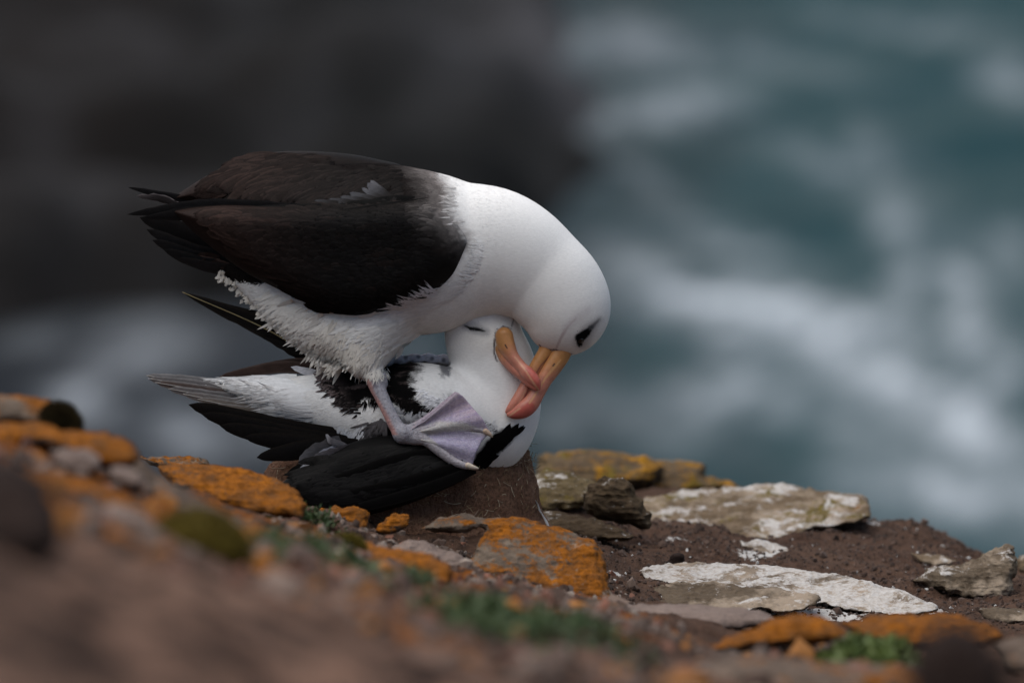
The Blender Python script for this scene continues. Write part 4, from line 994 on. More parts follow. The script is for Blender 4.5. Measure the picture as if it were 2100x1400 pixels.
# near wing: folded black wing over the nest, with its feathers
def black_col(x, y, d):
    n = fbm(np.stack([x / 60, y / 10, d / 30], -1), 3)
    return mix(np.repeat(BLACK[None], len(x), 0), (.010, .009, .009), sstep(n, 0, .6))
f = Field((540, -210, -1080), (1010, 20, -880), 3.0)
NEARWING = [(578,990),(610,965),(660,940),(700,915),(760,897),(830,892),(890,906),(935,935),(975,958),(958,980),(900,1008),(840,1032),(770,1052),(700,1062),(640,1050),(615,1045),(592,1015)]
f.pillow(NEARWING,
         44, 52, lambda X, Y: -112 - (Y - 930) * .28 + (X - 800) * 0.02)
wing, WV, WF, WC = skin_part('wing', f, MAT_DARK, LIE, black_col, 2, label='folded near wing, all black')
items = []
for _ in range(420):
    x = RNG.uniform(600, 960); y = RNG.uniform(915, 1050)
    if DM.at(x, y, 1e5) > 0 or poly_sd(np.array([x]), np.array([y]), NEARWING)[0] > -9: continue
    items.append(dict(px=x, py=y, dir=172 + (y - 980) * .12 + RNG.normal() * 6, L=RNG.uniform(45, 85), w=RNG.uniform(12, 20), col=BLACK * RNG.uniform(.8, 1.5), edge=np.array((.011, .010, .0095)) * RNG.uniform(.4, 1.3), base=.6, round=.5))
items.sort(key=lambda q: q['px'])
V_, F_, C_ = surface_cards(items, off=1.5); child('covert_feathers', V_, F_, MAT_DARK, wing, C_, LASTN, kind='stuff')
# long wing coverts ending in the front edge ridge
for C3, w in (([(975, 962, -165), (880, 1000, -186), (780, 1030, -192), (690, 1050, -190)], 13), ([(960, 948, -168), (850, 985, -184), (740, 1010, -190), (640, 1030, -186)], 13), ([(900, 925, -162), (800, 950, -174), (700, 985, -182), (600, 1005, -178)], 16)):
    child_feather(wing, C3, w, w, side=(0, -.2, 1), col=BLACK * 1.1, edge=(.012, .011, .010), base=.7, pw=4, rows=14)
# lower left fan of primaries
for a, b, c, w, col in (((740, 905, -60), (560, 878, -62), (386, 829, -50), 27, (.010, .0085, .008)), ((730, 915, -68), (590, 895, -72), (412, 848, -60), 26, (.009, .008, .008)), ((730, 925, -76), (610, 908, -80), (450, 872, -68), 26, (.009, .008, .008)),
                        ((735, 930, -84), (640, 915, -90), (500, 896, -80), 24, (.009, .008, .008)), ((735, 915, -92), (640, 920, -98), (526, 938, -90), 23, (.010, .009, .009)), ((740, 930, -96), (670, 945, -104), (590, 968, -98), 16, (.009, .009, .009))):
    child_feather(wing, [a, b, c], w, w, side=(0, -.25, 1), col=col, edge=(.015, .012, .010), name='feather', base=.7, pw=4, tipround=.6, rows=22, edge_jag=.08)
# pale tufts at the wing root
for a, b, c, w, col, tip in (((700, 905, -112), (660, 925, -122), (612, 950, -120), 24, (.10, .095, .10), (.16, .155, .165)), ((690, 918, -120), (655, 940, -132), (604, 978, -128), 14, (.45, .45, .50), (.62, .63, .70)),
                             ((700, 925, -124), (668, 948, -136), (618, 972, -132), 12, (.50, .50, .55), (.66, .67, .74)), ((712, 915, -120), (680, 905, -130), (668, 890, -126), 9, (.2, .19, .2), (.36, .36, .39)),
                             ((720, 918, -122), (690, 930, -136), (640, 940, -134), 16, (.09, .08, .085), (.14, .13, .14))):
    child_feather(wing, [a, b, c], w, w, side=(0, -.3, 1), col=col, tipcol=tip, name='pale_feather', base=.6, pw=4, tipround=.5, rows=14, edge_jag=.25, label='pale grey feather at the root of the black wing')

# far wing raised behind
def farwing_col(x, y, d):
    n = fbm(np.stack([x / 50, y / 12, d / 30], -1), 3); return mix(np.repeat(SOOT[None], len(x), 0), (.022, .018, .017), sstep(n, 0, .6))
f = Field((560, 30, -860), (1000, 150, -715), 3.0)
f.pillow([(600,748),(650,752),(740,742),(800,738),(850,734),(900,742),(930,756),(930,840),(700,840),(640,780)], 30, 34, lambda X, Y: 82 + 0 * X)
fwing, FV, FF_, FC = skin_part('wing', f, MAT_DARK, LIE, farwing_col, 2, label='far wing with raised primaries')
for a, b, c, wl, wr, sh in (((690, 770, 66), (560, 682, 70), (374, 599, 74), 24, 24, (.30, .25, .13)), ((700, 760, 72), (580, 682, 78), (404, 607, 84), 22, 20, None), ((710, 752, 78), (600, 680, 86), (440, 620, 94), 24, 20, None),
                        ((715, 745, 84), (620, 690, 92), (500, 640, 100), 26, 20, None), ((720, 750, 86), (650, 710, 96), (560, 675, 104), 26, 22, None), ((715, 760, 60), (640, 728, 62), (533, 690, 66), 13, 12, None)):
    child_feather(fwing, [a, b, c], wl, wr, side=(0, .1, 1), col=(.008, .007, .0065), edge=(.020, .016, .013), shaft=sh, base=.7, pw=3, tipround=.8, rows=24, edge_jag=.12)
for a, b, c, w, col in (((690, 765, 50), (580, 752, 52), (448, 773, 56), 14, (.052, .032, .026)), ((700, 760, 54), (610, 744, 58), (505, 760, 60), 12, (.060, .038, .030))):
    child_feather(fwing, [a, b, c], w, w, side=(0, 0, 1), col=col, edge=(.10, .07, .06), base=.7, pw=3, rows=18, edge_jag=.1, label='brown feather behind the white belly')
child_feather(fwing, [(680, 775, 20), (640, 765, 18), (596, 752, 20)], 10, 10, col=(.6, .6, .64), tipcol=(.68, .69, .74), name='pale_feather', base=.6, pw=4, rows=10, edge_jag=.2, label='small white feather above the belly')
# scalloped pale leading edge
xs = np.linspace(786, 950, 60); f = Field((770, 10, -790), (960, 90, -715), 2.0)
pts = [(x, 743 - 9 * math.sin((x - 786) / 164 * math.pi) ** .8 + (0 if x < 930 else (x - 930) * .3) + 1.2 * math.sin((x - 786) / 5.2), 46, 8.5 + 1.2 * math.sin((x - 786) / 4.7)) for x in xs]
f.chain(pts, blend=2, n=1)
def edge_col(x, y, d):
    c = np.repeat(np.array((.60, .58, .64))[None], len(x), 0); n = fbm(np.stack([x / 9, y / 9, d / 9], -1), 3)
    c = mix(c, (.42, .34, .40), sstep(n, .1, .5) * .7)
    for sx, sy in ((858, 731), (886, 735), (910, 738), (832, 733)):
        c = mix(c, (.10, .10, .12), (1 - sstep(np.hypot(x - sx, y - sy), 2, 7)) * .85)
    return c
skin_part('wing_edge', f, MAT_SKIN, fwing, edge_col, 1, label='pale lilac scalloped leading edge of the far wing')

# bill of the lying bird
def bill_col(along, nail):
    base = np.array((.44, .205, .070)); mid = np.array((.48, .19, .13)); tip = np.array((.49, .165, .12)); red = np.array((.46, .11, .085))
    c = mix(np.repeat(base[None], len(along), 0), mid, sstep(along, .12, .5)); c = mix(c, tip, sstep(along, .6, .95)); return mix(c, red, nail)
def lb_col(x, y, d):
    t = ((x - 1030) * 74 + (y - 680) * 115) / (74 ** 2 + 115 ** 2)
    nail = sstep(-seg_dist(x, y, [(1086, 762, 12), (1100, 782, 9), (1106, 797, 6)]), -2, 4) * sstep(x * .55 - y * .3, 360, 366)
    c = bill_col(t * 1.05, nail * .9)
    c = mix(c, (.62, .38, .22), (1 - sstep(seg_dist(x, y, [(1056, 732, .5), (1078, 760, 1.0), (1096, 788, 1.2), (1104, 800, 1.6)]), -.4, 1.8)) * .6)
    c = mix(c, (.03, .02, .02), 1 - sstep(seg_dist(x, y, [(1036, 707, 1.2), (1040, 714, 1.0)]), -.5, 1.0))
    # thin black skin line round the base
    return c
f = Field((1000, -140, -815), (1125, -20, -655), 1.3)
f.chain([(1034, 689, -50, 18.5, 1.1), (1038, 708, -56, 18.5, 1.1), (1050, 731, -66, 14.5, 1.1), (1067, 751, -76, 12.5, 1.1), (1084, 768, -88, 14.5, 1.0), (1098, 782, -96, 10.5, 1.0), (1105, 797, -97, 3.5, 1.0)], blend=0)
lbill, *_ = skin_part('bill', f, MAT_BILL, LIE, lb_col, 1, label='orange pink bill lying across the other bird\'s bill')
f = Field((1000, -140, -830), (1125, -20, -655), 1.3)
f.chain([(1028, 716, -46, 13), (1037, 736, -56, 12.5), (1054, 756, -68, 11), (1074, 774, -80, 9.5), (1090, 789, -88, 7.5), (1101, 798, -92, 3.5)], blend=0, k=1.1)
def lm_col(x, y, d):
    t = ((x - 1030) * 74 + (y - 680) * 115) / (74 ** 2 + 115 ** 2); c = bill_col(t, 0 * t)
    return mix(c, (.03, .02, .03), (1 - sstep(seg_dist(x, y, [(1014, 706, 1.5), (1013, 722, 1.5), (1018, 735, 1.5)]), -.5, 1.5)))
skin_part('lower_mandible', f, MAT_BILL, lbill, lm_col, 1)

# ------------------------------------------------------------------ standing albatross
STD = empty('albatross', W([[828, -150, -905]])[0])
tag(STD, 'albatross standing on the other with dark folded wings and thick white neck bent down', 'bird', 'pair of black browed albatrosses'); ROOT[0] = STD
LEG = [(766, 768, -100, 17.5), (771, 785, -108, 17.5), (782, 812, -120, 14.5), (798, 845, -134, 14), (812, 872, -144, 15), (826, 892, -152, 16)]
def std_col(x, y, d):
    n = fbm(np.stack([x / 16, y / 16, d / 16], -1), 3); n2 = fbm(np.stack([x / 26, y / 7, d / 20], -1), 3); n3 = fbm(np.stack([x / 4, y / 4, d / 4], -1), 2)
    c = np.repeat(WHITE[None], len(x), 0)
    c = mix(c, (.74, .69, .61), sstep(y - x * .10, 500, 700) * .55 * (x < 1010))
    c = mix(c, (.70, .63, .58), (1 - sstep(np.hypot((x - 1110) / 50, (y - 690) / 55), .4, 1.2)) * .5)
    bx = np.interp(y, [300, 350, 372, 400, 430, 460, 480, 500, 540, 560], [905, 905, 930, 940, 940, 955, 972, 978, 940, 930])
    scal = .5 + .5 * np.sin(x / 4.2 + 3 * np.sin(y / 17) + 5 * n)
    t = sstep(x - bx + 9 * n + 12 * n2, -130, 6); dark = mix(np.repeat(np.array((.0105, .0085, .008))[None], len(x), 0), (.24, .215, .205), np.clip(t ** 1.9 * (.7 + .5 * scal), 0, 1))
    c = np.where((y < 580)[:, None], mix(dark, c, sstep(x - bx + 10 * n + 8 * n2, -34, 10)), c)
    c = np.where(((x < 900) & (y < 560))[:, None], dark, c)
    # dark brow and eye
    c = mix(c, (.33, .32, .32), (1 - sstep(seg_dist(x, y, [(1192, 700, 14), (1206, 680, 12), (1230, 655, 3)]), -8, 10)) * .75)
    c = mix(c, (.006, .006, .006), 1 - sstep(seg_dist(x, y, [(1189, 706, 5.5), (1189, 693, 10), (1203, 682, 8), (1214, 670, 3.2)]) + 1.0 * n3, -2, 2))
    c = mix(c, (.10, .10, .105), (1 - sstep(seg_dist(x, y, [(1212, 672, 5), (1229, 655, 1)]), -4, 4)) * .9)
    # gape line
    c = mix(c, (.26, .10, .12), (1 - sstep(seg_dist(x, y, [(1140, 716, .8), (1147, 700, 1.4), (1155, 684, 2.2), (1166, 668, 1.0), (1182, 652, .3)]), -.5, 2.6)) * .4)
    c = mix(c, (.62, .58, .58), (1 - sstep(seg_dist(x, y, [(1160, 674, 5), (1186, 650, 7), (1206, 636, 5)]), -4, 8)) * .5)
    c = mix(c, (.09, .09, .12), 1 - sstep(seg_dist(x, y, [(1106, 707, .4), (1112, 714, .8), (1126, 717, .8), (1140, 717, .8), (1156, 724, .8), (1172, 726, .6)]), -.5, 1.6))
    # leg skin
    sk = sstep(y, 764 + 8 * 0, 774) * (x < 1015) * sstep(seg_dist(x, y, [(700, 745, 8), (740, 770, 2)]), 0, 3)
    skin = mix(np.repeat(np.array((.30, .285, .315))[None], len(x), 0), (.42, .20, .17), sstep(-(x - np.interp(y, [770, 800, 850, 890], [756, 762, 790, 812])) + 2 * n3, -4, 3) * .8)
    web = mix(skin, (.40, .38, .36), sstep(y - x * .15, 745, 765)); web = mix(web, (.10, .10, .11), sstep(n3 + .5 * n, .15, .6) * .6)
    c = mix(c, web, sk)
    return c
f = Field((400, -215, -990), (1275, 170, -290), 2.5)
f.chain([(470, 462, 10, 45), (540, 452, 10, 86), (620, 464, 6, 118), (700, 484, 2, 146), (780, 500, 0, 164), (860, 518, 0, 168), (930, 517, -2, 146), (1000, 514, -6, 132), (1050, 528, -10, 120), (1100, 558, -14, 106), (1140, 596, -20, 101), (1160, 632, -26, 92), (1152, 652, -30, 75), (1143, 678, -32, 47), (1138, 698, -33, 27)], blend=6, k=.86)
f.chain([(1190, 662, -28, 40), (1182, 684, -30, 32), (1164, 700, -32, 24)], blend=16, k=.9)
f.chain([(470, 548, 5, 16), (540, 585, -10, 42), (610, 635, -20, 62), (680, 670, -30, 74), (740, 672, -30, 84)], blend=18, k=1.1)
f.chain([(800, 600, -30, 84), (770, 655, -50, 72), (752, 700, -66, 60), (750, 735, -84, 42), (764, 762, -98, 20)], blend=24, k=.9)
f.chain([(800, 610, 40, 80), (775, 680, 60, 56), (755, 725, 72, 30), (752, 750, 76, 16), (765, 800, 80, 13), (780, 850, 84, 13)], blend=20, k=.9)
f.chain([(840, 630, 0, 48), (900, 622, 0, 44)], blend=20)
f.chain(LEG, blend=5)
f.chain([(779, 776, -106, 15), (781, 786, -108, 13)], blend=5)
f.chain([(824, 890, -152, 17), (846, 897, -156, 15), (872, 903, -158, 10), (898, 922, -162, 9.5), (924, 942, -166, 8), (948, 953, -170, 6.5), (962, 957, -172, 5)], blend=8)
f.chain([(826, 889, -152, 13), (860, 884, -155, 8.5), (905, 874, -154, 7), (945, 874, -154, 6.5), (980, 880, -154, 5.5), (998, 886, -155, 4)], blend=8)
f.chain([(826, 889, -150, 12), (860, 868, -148, 6.5), (890, 846, -144, 5.5), (914, 826, -138, 5), (934, 808, -131, 4)], blend=8)
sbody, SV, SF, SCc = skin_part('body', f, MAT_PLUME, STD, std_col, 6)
SFLOW = [(1150, 730, .2, -1, 0), (1180, 640, .1, -1, 0), (1120, 650, -.4, -1, 0), (1210, 580, -.7, -.8, 0), (1130, 500, -1, -.7, 0), (1060, 480, -1, -.35, 0), (1000, 420, -1, -.2, 0), (1010, 560, -1, .1, 0), (900, 380, -1, -.1, 0),
         (960, 620, -1, .3, 0), (900, 650, -1, .3, 0), (820, 680, -1, .5, 0), (740, 680, -.8, .7, 0), (730, 740, -.5, 1, 0), (770, 740, 0, 1, 0), (640, 640, -1, .5, 0), (560, 600, -1, .3, 0), (480, 560, -1, -.3, 0)]
def std_keep(x, y, d): return (y < 758) | (x < 735)
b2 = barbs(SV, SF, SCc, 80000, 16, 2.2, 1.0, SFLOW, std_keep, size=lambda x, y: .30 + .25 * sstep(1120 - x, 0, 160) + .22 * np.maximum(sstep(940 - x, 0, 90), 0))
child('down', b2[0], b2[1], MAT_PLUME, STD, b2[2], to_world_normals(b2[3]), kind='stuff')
# eye
def ball(c, r, n=14):
    u = np.linspace(0, math.pi, n); v = np.linspace(0, 2 * math.pi, 2 * n, endpoint=False)
    U, Vv = np.meshgrid(u, v, indexing='ij'); P = np.stack([np.sin(U) * np.cos(Vv), np.sin(U) * np.sin(Vv), np.cos(U)], -1) * r + np.array([c[0], c[2], -c[1]])
    i, j = np.meshgrid(np.arange(n - 1), np.arange(2 * n), indexing='ij'); j2 = (j + 1) % (2 * n)
    return P.reshape(-1, 3), np.stack([i * 2 * n + j, (i + 1) * 2 * n + j, (i + 1) * 2 * n + j2, i * 2 * n + j2], -1).reshape(-1, 4)
EYE = plain('eye_black', (.004, .003, .003), 0.12, 0.6)
for px_, py_ in ((1191, 697),):
    dd = float(DM.at(px_, py_)); P_, Q_ = ball((px_, py_, dd + 5.5), 7.0); child('eye', P_, Q_, EYE, STD, None, label='small black glossy eye')
# webs, finely meshed
def web_col(x, y, d):
    n = fbm(np.stack([x / 5, y / 5, d / 5], -1), 3); n2 = fbm(np.stack([x / 30, y / 22, d / 30], -1), 3)
    r = np.hypot(x - 828, y - 893)
    c = mix(np.repeat(np.array((.33, .30, .39))[None], len(x), 0), (.44, .34, .39), sstep(875 - y + 30 * n2, -20, 50) * .75)
    c = mix(c, (.22, .19, .30), sstep(n, .0, .6) * .5)
    ang = np.degrees(np.arctan2(y - 893, x - 828)); vein = np.abs(((ang + 4 * n2) / 6.5) % 1 - .5)
    c = mix(c, (.22, .18, .33), (1 - sstep(vein, .0, .16)) * .4)
    c = mix(c, (.40, .38, .37), 1 - sstep(seg_dist(x, y, [(828, 893, 12), (905, 874, 11), (950, 874, 8), (1000, 888, 3)]) + 5 * n, -4, 5))
    c = mix(c, (.38, .36, .35), 1 - sstep(seg_dist(x, y, [(828, 893, 12), (880, 912, 12), (925, 945, 10), (965, 957, 5)]) + 5 * n, -3, 4))
    c = mix(c, (.34, .29, .33), (1 - sstep(seg_dist(x, y, [(840, 885, 6), (890, 846, 6), (934, 808, 6)]) + 4 * n, -3, 4)) * .8)
    return c
def web_d(X, Y): return -160 - (Y - 880) * .17 - 5 * np.sin((X - 828) / 26) * 0 + 5 * np.cos(np.arctan2(Y - 893, X - 828) * 14)
f = Field((815, -200, -975), (1020, -110, -790), 1.8)
f.pillow([(826, 886), (870, 862), (905, 832), (937, 803), (950, 812), (972, 838), (990, 858), (1004, 884)], 2.6, 3.2, web_d, smooth=False)
f.pillow([(826, 892), (905, 880), (1004, 888), (988, 905), (976, 930), (968, 957), (930, 944), (890, 916), (850, 902)], 2.6, 3.2, web_d, smooth=False)
skin_part('foot_web', f, MAT_SKIN, STD, web_col, 1, label='lilac mottled web of the foot')
for pts in ([(996, 884, -162, 6), (1004, 890, -163, 4.5), (1009, 895, -161, 2)], [(960, 954, -178, 6.5), (970, 958, -179, 5), (980, 960, -176, 2.2)]):
    f = Field((950, -195, -975), (1020, -145, -870), 1.2); f.chain(pts, blend=0)
    skin_part('claw', f, MAT_BILL, STD, lambda x, y, d: mix(np.repeat(np.array((.42, .30, .22))[None], len(x), 0), (.55, .47, .38), sstep(x * .5 + y * .5, 940, 960)), 0)
# toe skin: scaly grey sheath on the leg uses its own finely meshed surface
f = Field((740, -195, -980), (1012, -80, -750), 1.8)
f.chain([(p[0], p[1], p[2] - .8, p[3]) for p in LEG], blend=4)
f.chain([(779, 776, -107, 15.3), (782, 786, -109, 13.5)], blend=5)
f.chain([(824, 890, -153, 17.5), (846, 897, -157, 15), (872, 903, -160, 11), (898, 922, -164, 10.5), (924, 942, -168, 9), (948, 953, -172, 7.5), (962, 957, -174, 6)], blend=8)
f.chain([(826, 889, -153, 14.5), (860, 884, -157, 9.5), (905, 874, -156, 8), (945, 874, -156, 7.5), (980, 880, -156, 6.5), (998, 886, -157, 5)], blend=8)
f.chain([(826, 889, -151, 12.5), (860, 868, -150, 7.5), (890, 846, -146, 6.5), (914, 826, -140, 6), (934, 808, -133, 5)], blend=8)
def leg_col(x, y, d):
    n = fbm(np.stack([x / 5, y / 5, d / 5], -1), 3); n2 = fbm(np.stack([x / 14, y / 14, d / 14], -1), 3)
    c = np.repeat(np.array((.30, .29, .32))[None], len(x), 0)
    c = mix(c, (.34, .315, .335), sstep(x + 10 * n2, 835, 860)); c = mix(c, (.35, .29, .34), sstep(880 - y, 0, 30) * sstep(x, 840, 860))
    lx = np.interp(y, [770, 800, 850, 895], [757, 763, 792, 815]); c = mix(c, (.46, .21, .17), (1 - sstep(x - lx - 3 * n2, -2, 7)) * (y > 775) * (y < 892) * .75)
    c = mix(c, (.11, .10, .13), sstep(n + .5 * n2, .05, .55) * .6)
    for k in range(5):
        c = mix(c, (.10, .09, .11), (1 - sstep(seg_dist(x, y, [(822 + k * 4.5, 908 - k * 1, .2), (832 + k * 3.5, 896 - k, .4), (834 + k * 4, 880, .2)]), -.3, 1.4)) * .6)
    return c
V_, F_ = f.mesh(); V_ = relax(V_, F_, 1); N_ = vnormals(V_, F_)
scl = fbm(V_ / np.array([3.4, 3.4, 2.6]), 2); V_ = V_ + N_ * (0.9 * scl[:, None])
child('leg', V_, F_, MAT_SKIN, STD, leg_col(V_[:, 0], -V_[:, 2], V_[:, 1]), label='grey scaly leg with webbed foot')
DM.add(V_)

# bill
def sb_col(x, y, d):
    t = (858 - y) / 140.0; al = 1 - t
    nail = sstep(-seg_dist(x, y, [(1082, 838, 17), (1066, 848, 12), (1044, 852, 7)]), -1, 4) * sstep(y + (x - 1040) * .72, 853, 860)
    c = bill_col(al * 1.0, nail)
    c = mix(c, (.62, .36, .16), (1 - sstep(seg_dist(x, y, [(1150, 738, .5), (1134, 756, 1.8), (1118, 776, .8), (1100, 805, .6), (1086, 826, 1)]), -.5, 2.4)) * .65)
    c = mix(c, (.05, .03, .03), 1 - sstep(seg_dist(x, y, [(1134, 750, 1.0), (1137, 746, 1.2)]), -.5, 1.2))
    c = mix(c, (.62, .40, .24), (1 - sstep(np.abs(y + (x - 1040) * .72 - 856), .5, 3)) * (al > .85) * .6)
    return c
f = Field((1020, -130, -880), (1195, 20, -690), 1.5)
f.chain([(1157, 706, -38, 18), (1151, 724, -42, 20), (1135, 750, -50, 19), (1117, 777, -58, 16.5), (1103, 803, -67, 15.5), (1089, 826, -75, 17.5), (1073, 840, -80, 17.5), (1056, 848, -81, 11), (1044, 850, -80, 5.5)], blend=0, k=.92)
sbill, *_ = skin_part('bill', f, MAT_BILL, STD, sb_col, 1, label='upper half of the bill, orange at the base and red at the hook')
f = Field((1020, -130, -880), (1195, 20, -690), 1.5)
f.chain([(1126, 704, -34, 17), (1119, 724, -38, 17), (1104, 747, -46, 15.5), (1088, 775, -55, 14), (1074, 801, -65, 13.5), (1060, 824, -72, 13), (1048, 838, -75, 9.5), (1040, 844, -76, 4.5)], blend=0, k=1.1)
def slm_col(x, y, d):
    al = (y - 718) / 130.0; c = bill_col(al * .9, 0 * al)
    e = seg_dist(x, y, [(1139, 717, .5), (1108, 751, .5), (1086, 790, .5), (1071, 828, .5)])
    c = mix(c, (.16, .05, .05), (1 - sstep(e, -.5, 2.4)) * .8)
    return mix(c, (.62, .40, .26), (1 - sstep(seg_dist(x, y, [(1078, 800, .4), (1062, 830, .8), (1042, 846, 1.6)]), -.5, 2)) * .45)
skin_part('lower_mandible', f, MAT_BILL, sbill, slm_col, 1)

# tail
for a, b, c, w, col in (((560, 545, 20), (410, 520, 22), (300, 470, 24), 20, (.020, .019, .020)), ((560, 550, 12), (420, 535, 12), (312, 492, 12), 20, (.019, .018, .019)), ((555, 556, 4), (430, 545, 2), (335, 512, 0), 18, (.017, .017, .018)),
                        ((550, 560, -4), (450, 552, -6), (365, 530, -10), 15, (.020, .019, .020)), ((540, 530, 30), (400, 485, 30), (286, 446, 32), 26, (.018, .017, .018))):
    child_feather(STD, [a, b, c], w, w, side=(0, -.5, 1), col=col, edge=(0.0300, 0.0282, 0.0282), name='tail_feather', base=.7, pw=4, tipround=.6, rows=18, edge_jag=.1)
child_feather(STD, [(380, 425, 30), (330, 408, 34), (280, 402, 34)], 12, 12, side=(0, -.3, 1), col=(0.0300, 0.0252, 0.0252), edge=(0.2200, 0.1900, 0.1900), tipcol=(0.1000, 0.0850, 0.0850), name='tail_feather', base=.7, rows=10, edge_jag=.5, label='frayed brown tail feather tip')

# wings
def wing_col(x, y, d):
    n = fbm(np.stack([x / 70, y / 14, d / 30], -1), 3); n2 = fbm(np.stack([x / 18, y / 9, d / 20], -1), 3)
    c = mix(np.repeat(BLACK[None], len(x), 0), (.021, .0112, .0088), sstep(660 - x, -80, 220) * .8)
    c = mix(c, (.0135, .0085, .0072), np.clip(sstep(n, .05, .6) + .5 * sstep(470 - y, 0, 70), 0, 1) * .5)
    bx = np.interp(y, [300, 350, 372, 400, 430, 460, 480, 500, 540, 560], [905, 905, 930, 940, 940, 955, 972, 978, 1000, 1020])
    t = sstep(x - bx + 9 * n2, -130, 6); scal = .5 + .5 * np.sin(x / 4.2 + 3 * np.sin(y / 17) + 5 * n2)
    g = np.clip(t ** 1.9 * (.7 + .5 * scal), 0, 1) * sstep(560 - y + 20 * n2, 0, 110)
    c = mix(c, (.24, .215, .205), g)
    return mix(c, WHITE, sstep(x - bx + 10 * n2, -34, 10) * (y < 505))
f = Field((335, -190, -680), (1010, 0, -370), 3.0)
f.pillow([(352,432),(400,424),(460,420),(530,422),(600,422),(700,418),(780,414),(840,410),(890,420),(925,440),(950,465),(966,492),(958,525),(938,565),(905,595),(860,618),(800,636),(745,648),(700,645),(640,625),(560,588),(500,556),(440,512),(395,474)],
         58, 66, lambda X, Y: -102 + (X < 560) * (560 - X) * .16 + np.maximum(X - 860, 0) * .12)
swing, WV2, WF2, WC2 = skin_part('wing', f, MAT_DARK, STD, wing_col, 3, label='folded near wing, blackish with brown sheen')
f = Field((335, 0, -450), (860, 150, -290), 3.0)
f.pillow([(350,408),(400,375),(450,346),(510,322),(590,310),(700,314),(780,328),(830,345),(840,400),(800,425),(740,430),(600,432),(500,428),(420,420)], 46, 52, lambda X, Y: 62 + 0 * X)
swing2, FV2, *_ = skin_part('wing', f, MAT_DARK, STD, lambda x, y, d: wing_col(np.minimum(x, 760), y, d), 3, label='folded far wing seen above the back')
items = []
for _ in range(3600):
    x = RNG.uniform(450, 960); y = RNG.uniform(322, 640)
    d = float(DM.at(x, y, 1e5))
    if d > 1e4 or (y > 560 + (x - 500) * .45 and x < 700) or (x > 700 and y > 640 - max(0, x - 740) * .22): continue
    if x > 895 or (x > 830 and y < 424): continue
    if (392 < y < 436 and x < 640) or (x > 700 and y < 346): continue
    near = y > 418
    c = wing_col(np.array([x]), np.array([y]), np.array([d]))[0]
    if not near: c = wing_col(np.array([min(x, 760.)]), np.array([y]), np.array([d]))[0]
    big = sstep(800 - x, 0, 300) * (.35 + .65 * sstep(x, 400, 520))
    if float(DM.at(x - 30 - 34 * big, y, 1e5)) > 1e4 or float(DM.at(x - 10, y + 14, 1e5)) > 1e4 : continue
    if abs(float(DM.at(x - 30 - 34 * big, y, d)) - d) > 60: continue
    dr = 180 + (8 if near else -14) + (y - 500) * (.02 if near else 0) + RNG.normal() * 7 - (0 if near else (360 - y) * -.25)
    items.append(dict(px=x, py=y, dir=dr, L=float(30 + 56 * big) * RNG.uniform(.7, 1.2), w=float(11 + 17 * big) * RNG.uniform(.8, 1.2), col=c * RNG.uniform(.75, 1.2), edge=np.minimum(c * (RNG.uniform(.9, 1.7) if RNG.random() < .6 else RNG.uniform(2, 3.4)), .4) + np.array((.004, .0028, .0024)) * RNG.random(), tip=c * RNG.uniform(.8, 1.5), base=.6, round=.5, lift=RNG.uniform(1, 3.5), maxjump=24))
items.sort(key=lambda q: q['px'])
V_, F_, C_ = surface_cards(items, off=1.2); child('covert_feathers', V_, F_, MAT_DARK, swing, C_, LASTN, kind='stuff')
DM.add(V_[::2])
# long primaries crossing over the tail
child_feather(swing, [(640, 432, -120), (430, 424, -90), (260, 440, -70)], 20, 20, side=(0, -.2, 1), col=(0.0096, 0.0090, 0.0096), edge=(0.0204, 0.0180, 0.0180), base=.6, pw=3, tipround=.8, rows=24, edge_jag=.15)
child_feather(swing, [(560, 446, -118), (420, 438, -92), (290, 447, -74)], 18, 20, side=(0, -.2, 1), col=(0.0078, 0.0072, 0.0078), edge=(0.0156, 0.0138, 0.0132), base=.6, pw=3, tipround=.8, rows=20, edge_jag=.15)
child_feather(swing, [(560, 470, -128), (460, 452, -120), (375, 446, -100)], 20, 20, side=(0, -.2, 1), col=(0.0240, 0.0132, 0.0108), edge=(0.0750, 0.0450, 0.0360), base=.6, pw=4, tipround=.6, rows=16)
child_feather(swing, [(590, 500, -136), (490, 488, -128), (400, 462, -104)], 22, 22, side=(0, -.2, 1), col=(0.0180, 0.0102, 0.0084), edge=(0.0600, 0.0360, 0.0280), base=.6, pw=4, tipround=.6, rows=16)
child_feather(swing, [(640, 540, -140), (540, 528, -132), (440, 496, -112)], 22, 22, side=(0, -.2, 1), col=(0.0108, 0.0072, 0.0066), edge=(0.0204, 0.0132, 0.0108), base=.6, pw=4, tipround=.6, rows=16)
child_feather(swing, [(700, 590, -136), (600, 580, -130), (500, 545, -112)], 22, 22, side=(0, -.2, 1), col=(0.0072, 0.0060, 0.0060), edge=(0.0132, 0.0096, 0.0090), base=.6, pw=4, tipround=.6, rows=16)
child_feather(swing2, [(420, 415, 40), (340, 402, 44), (262, 384, 50)], 9, 10, side=(0, -.2, 1), col=(0.0120, 0.0108, 0.0114), edge=(0.0300, 0.0270, 0.0270), base=.7, pw=3, tipround=.8, rows=16, edge_jag=.1)
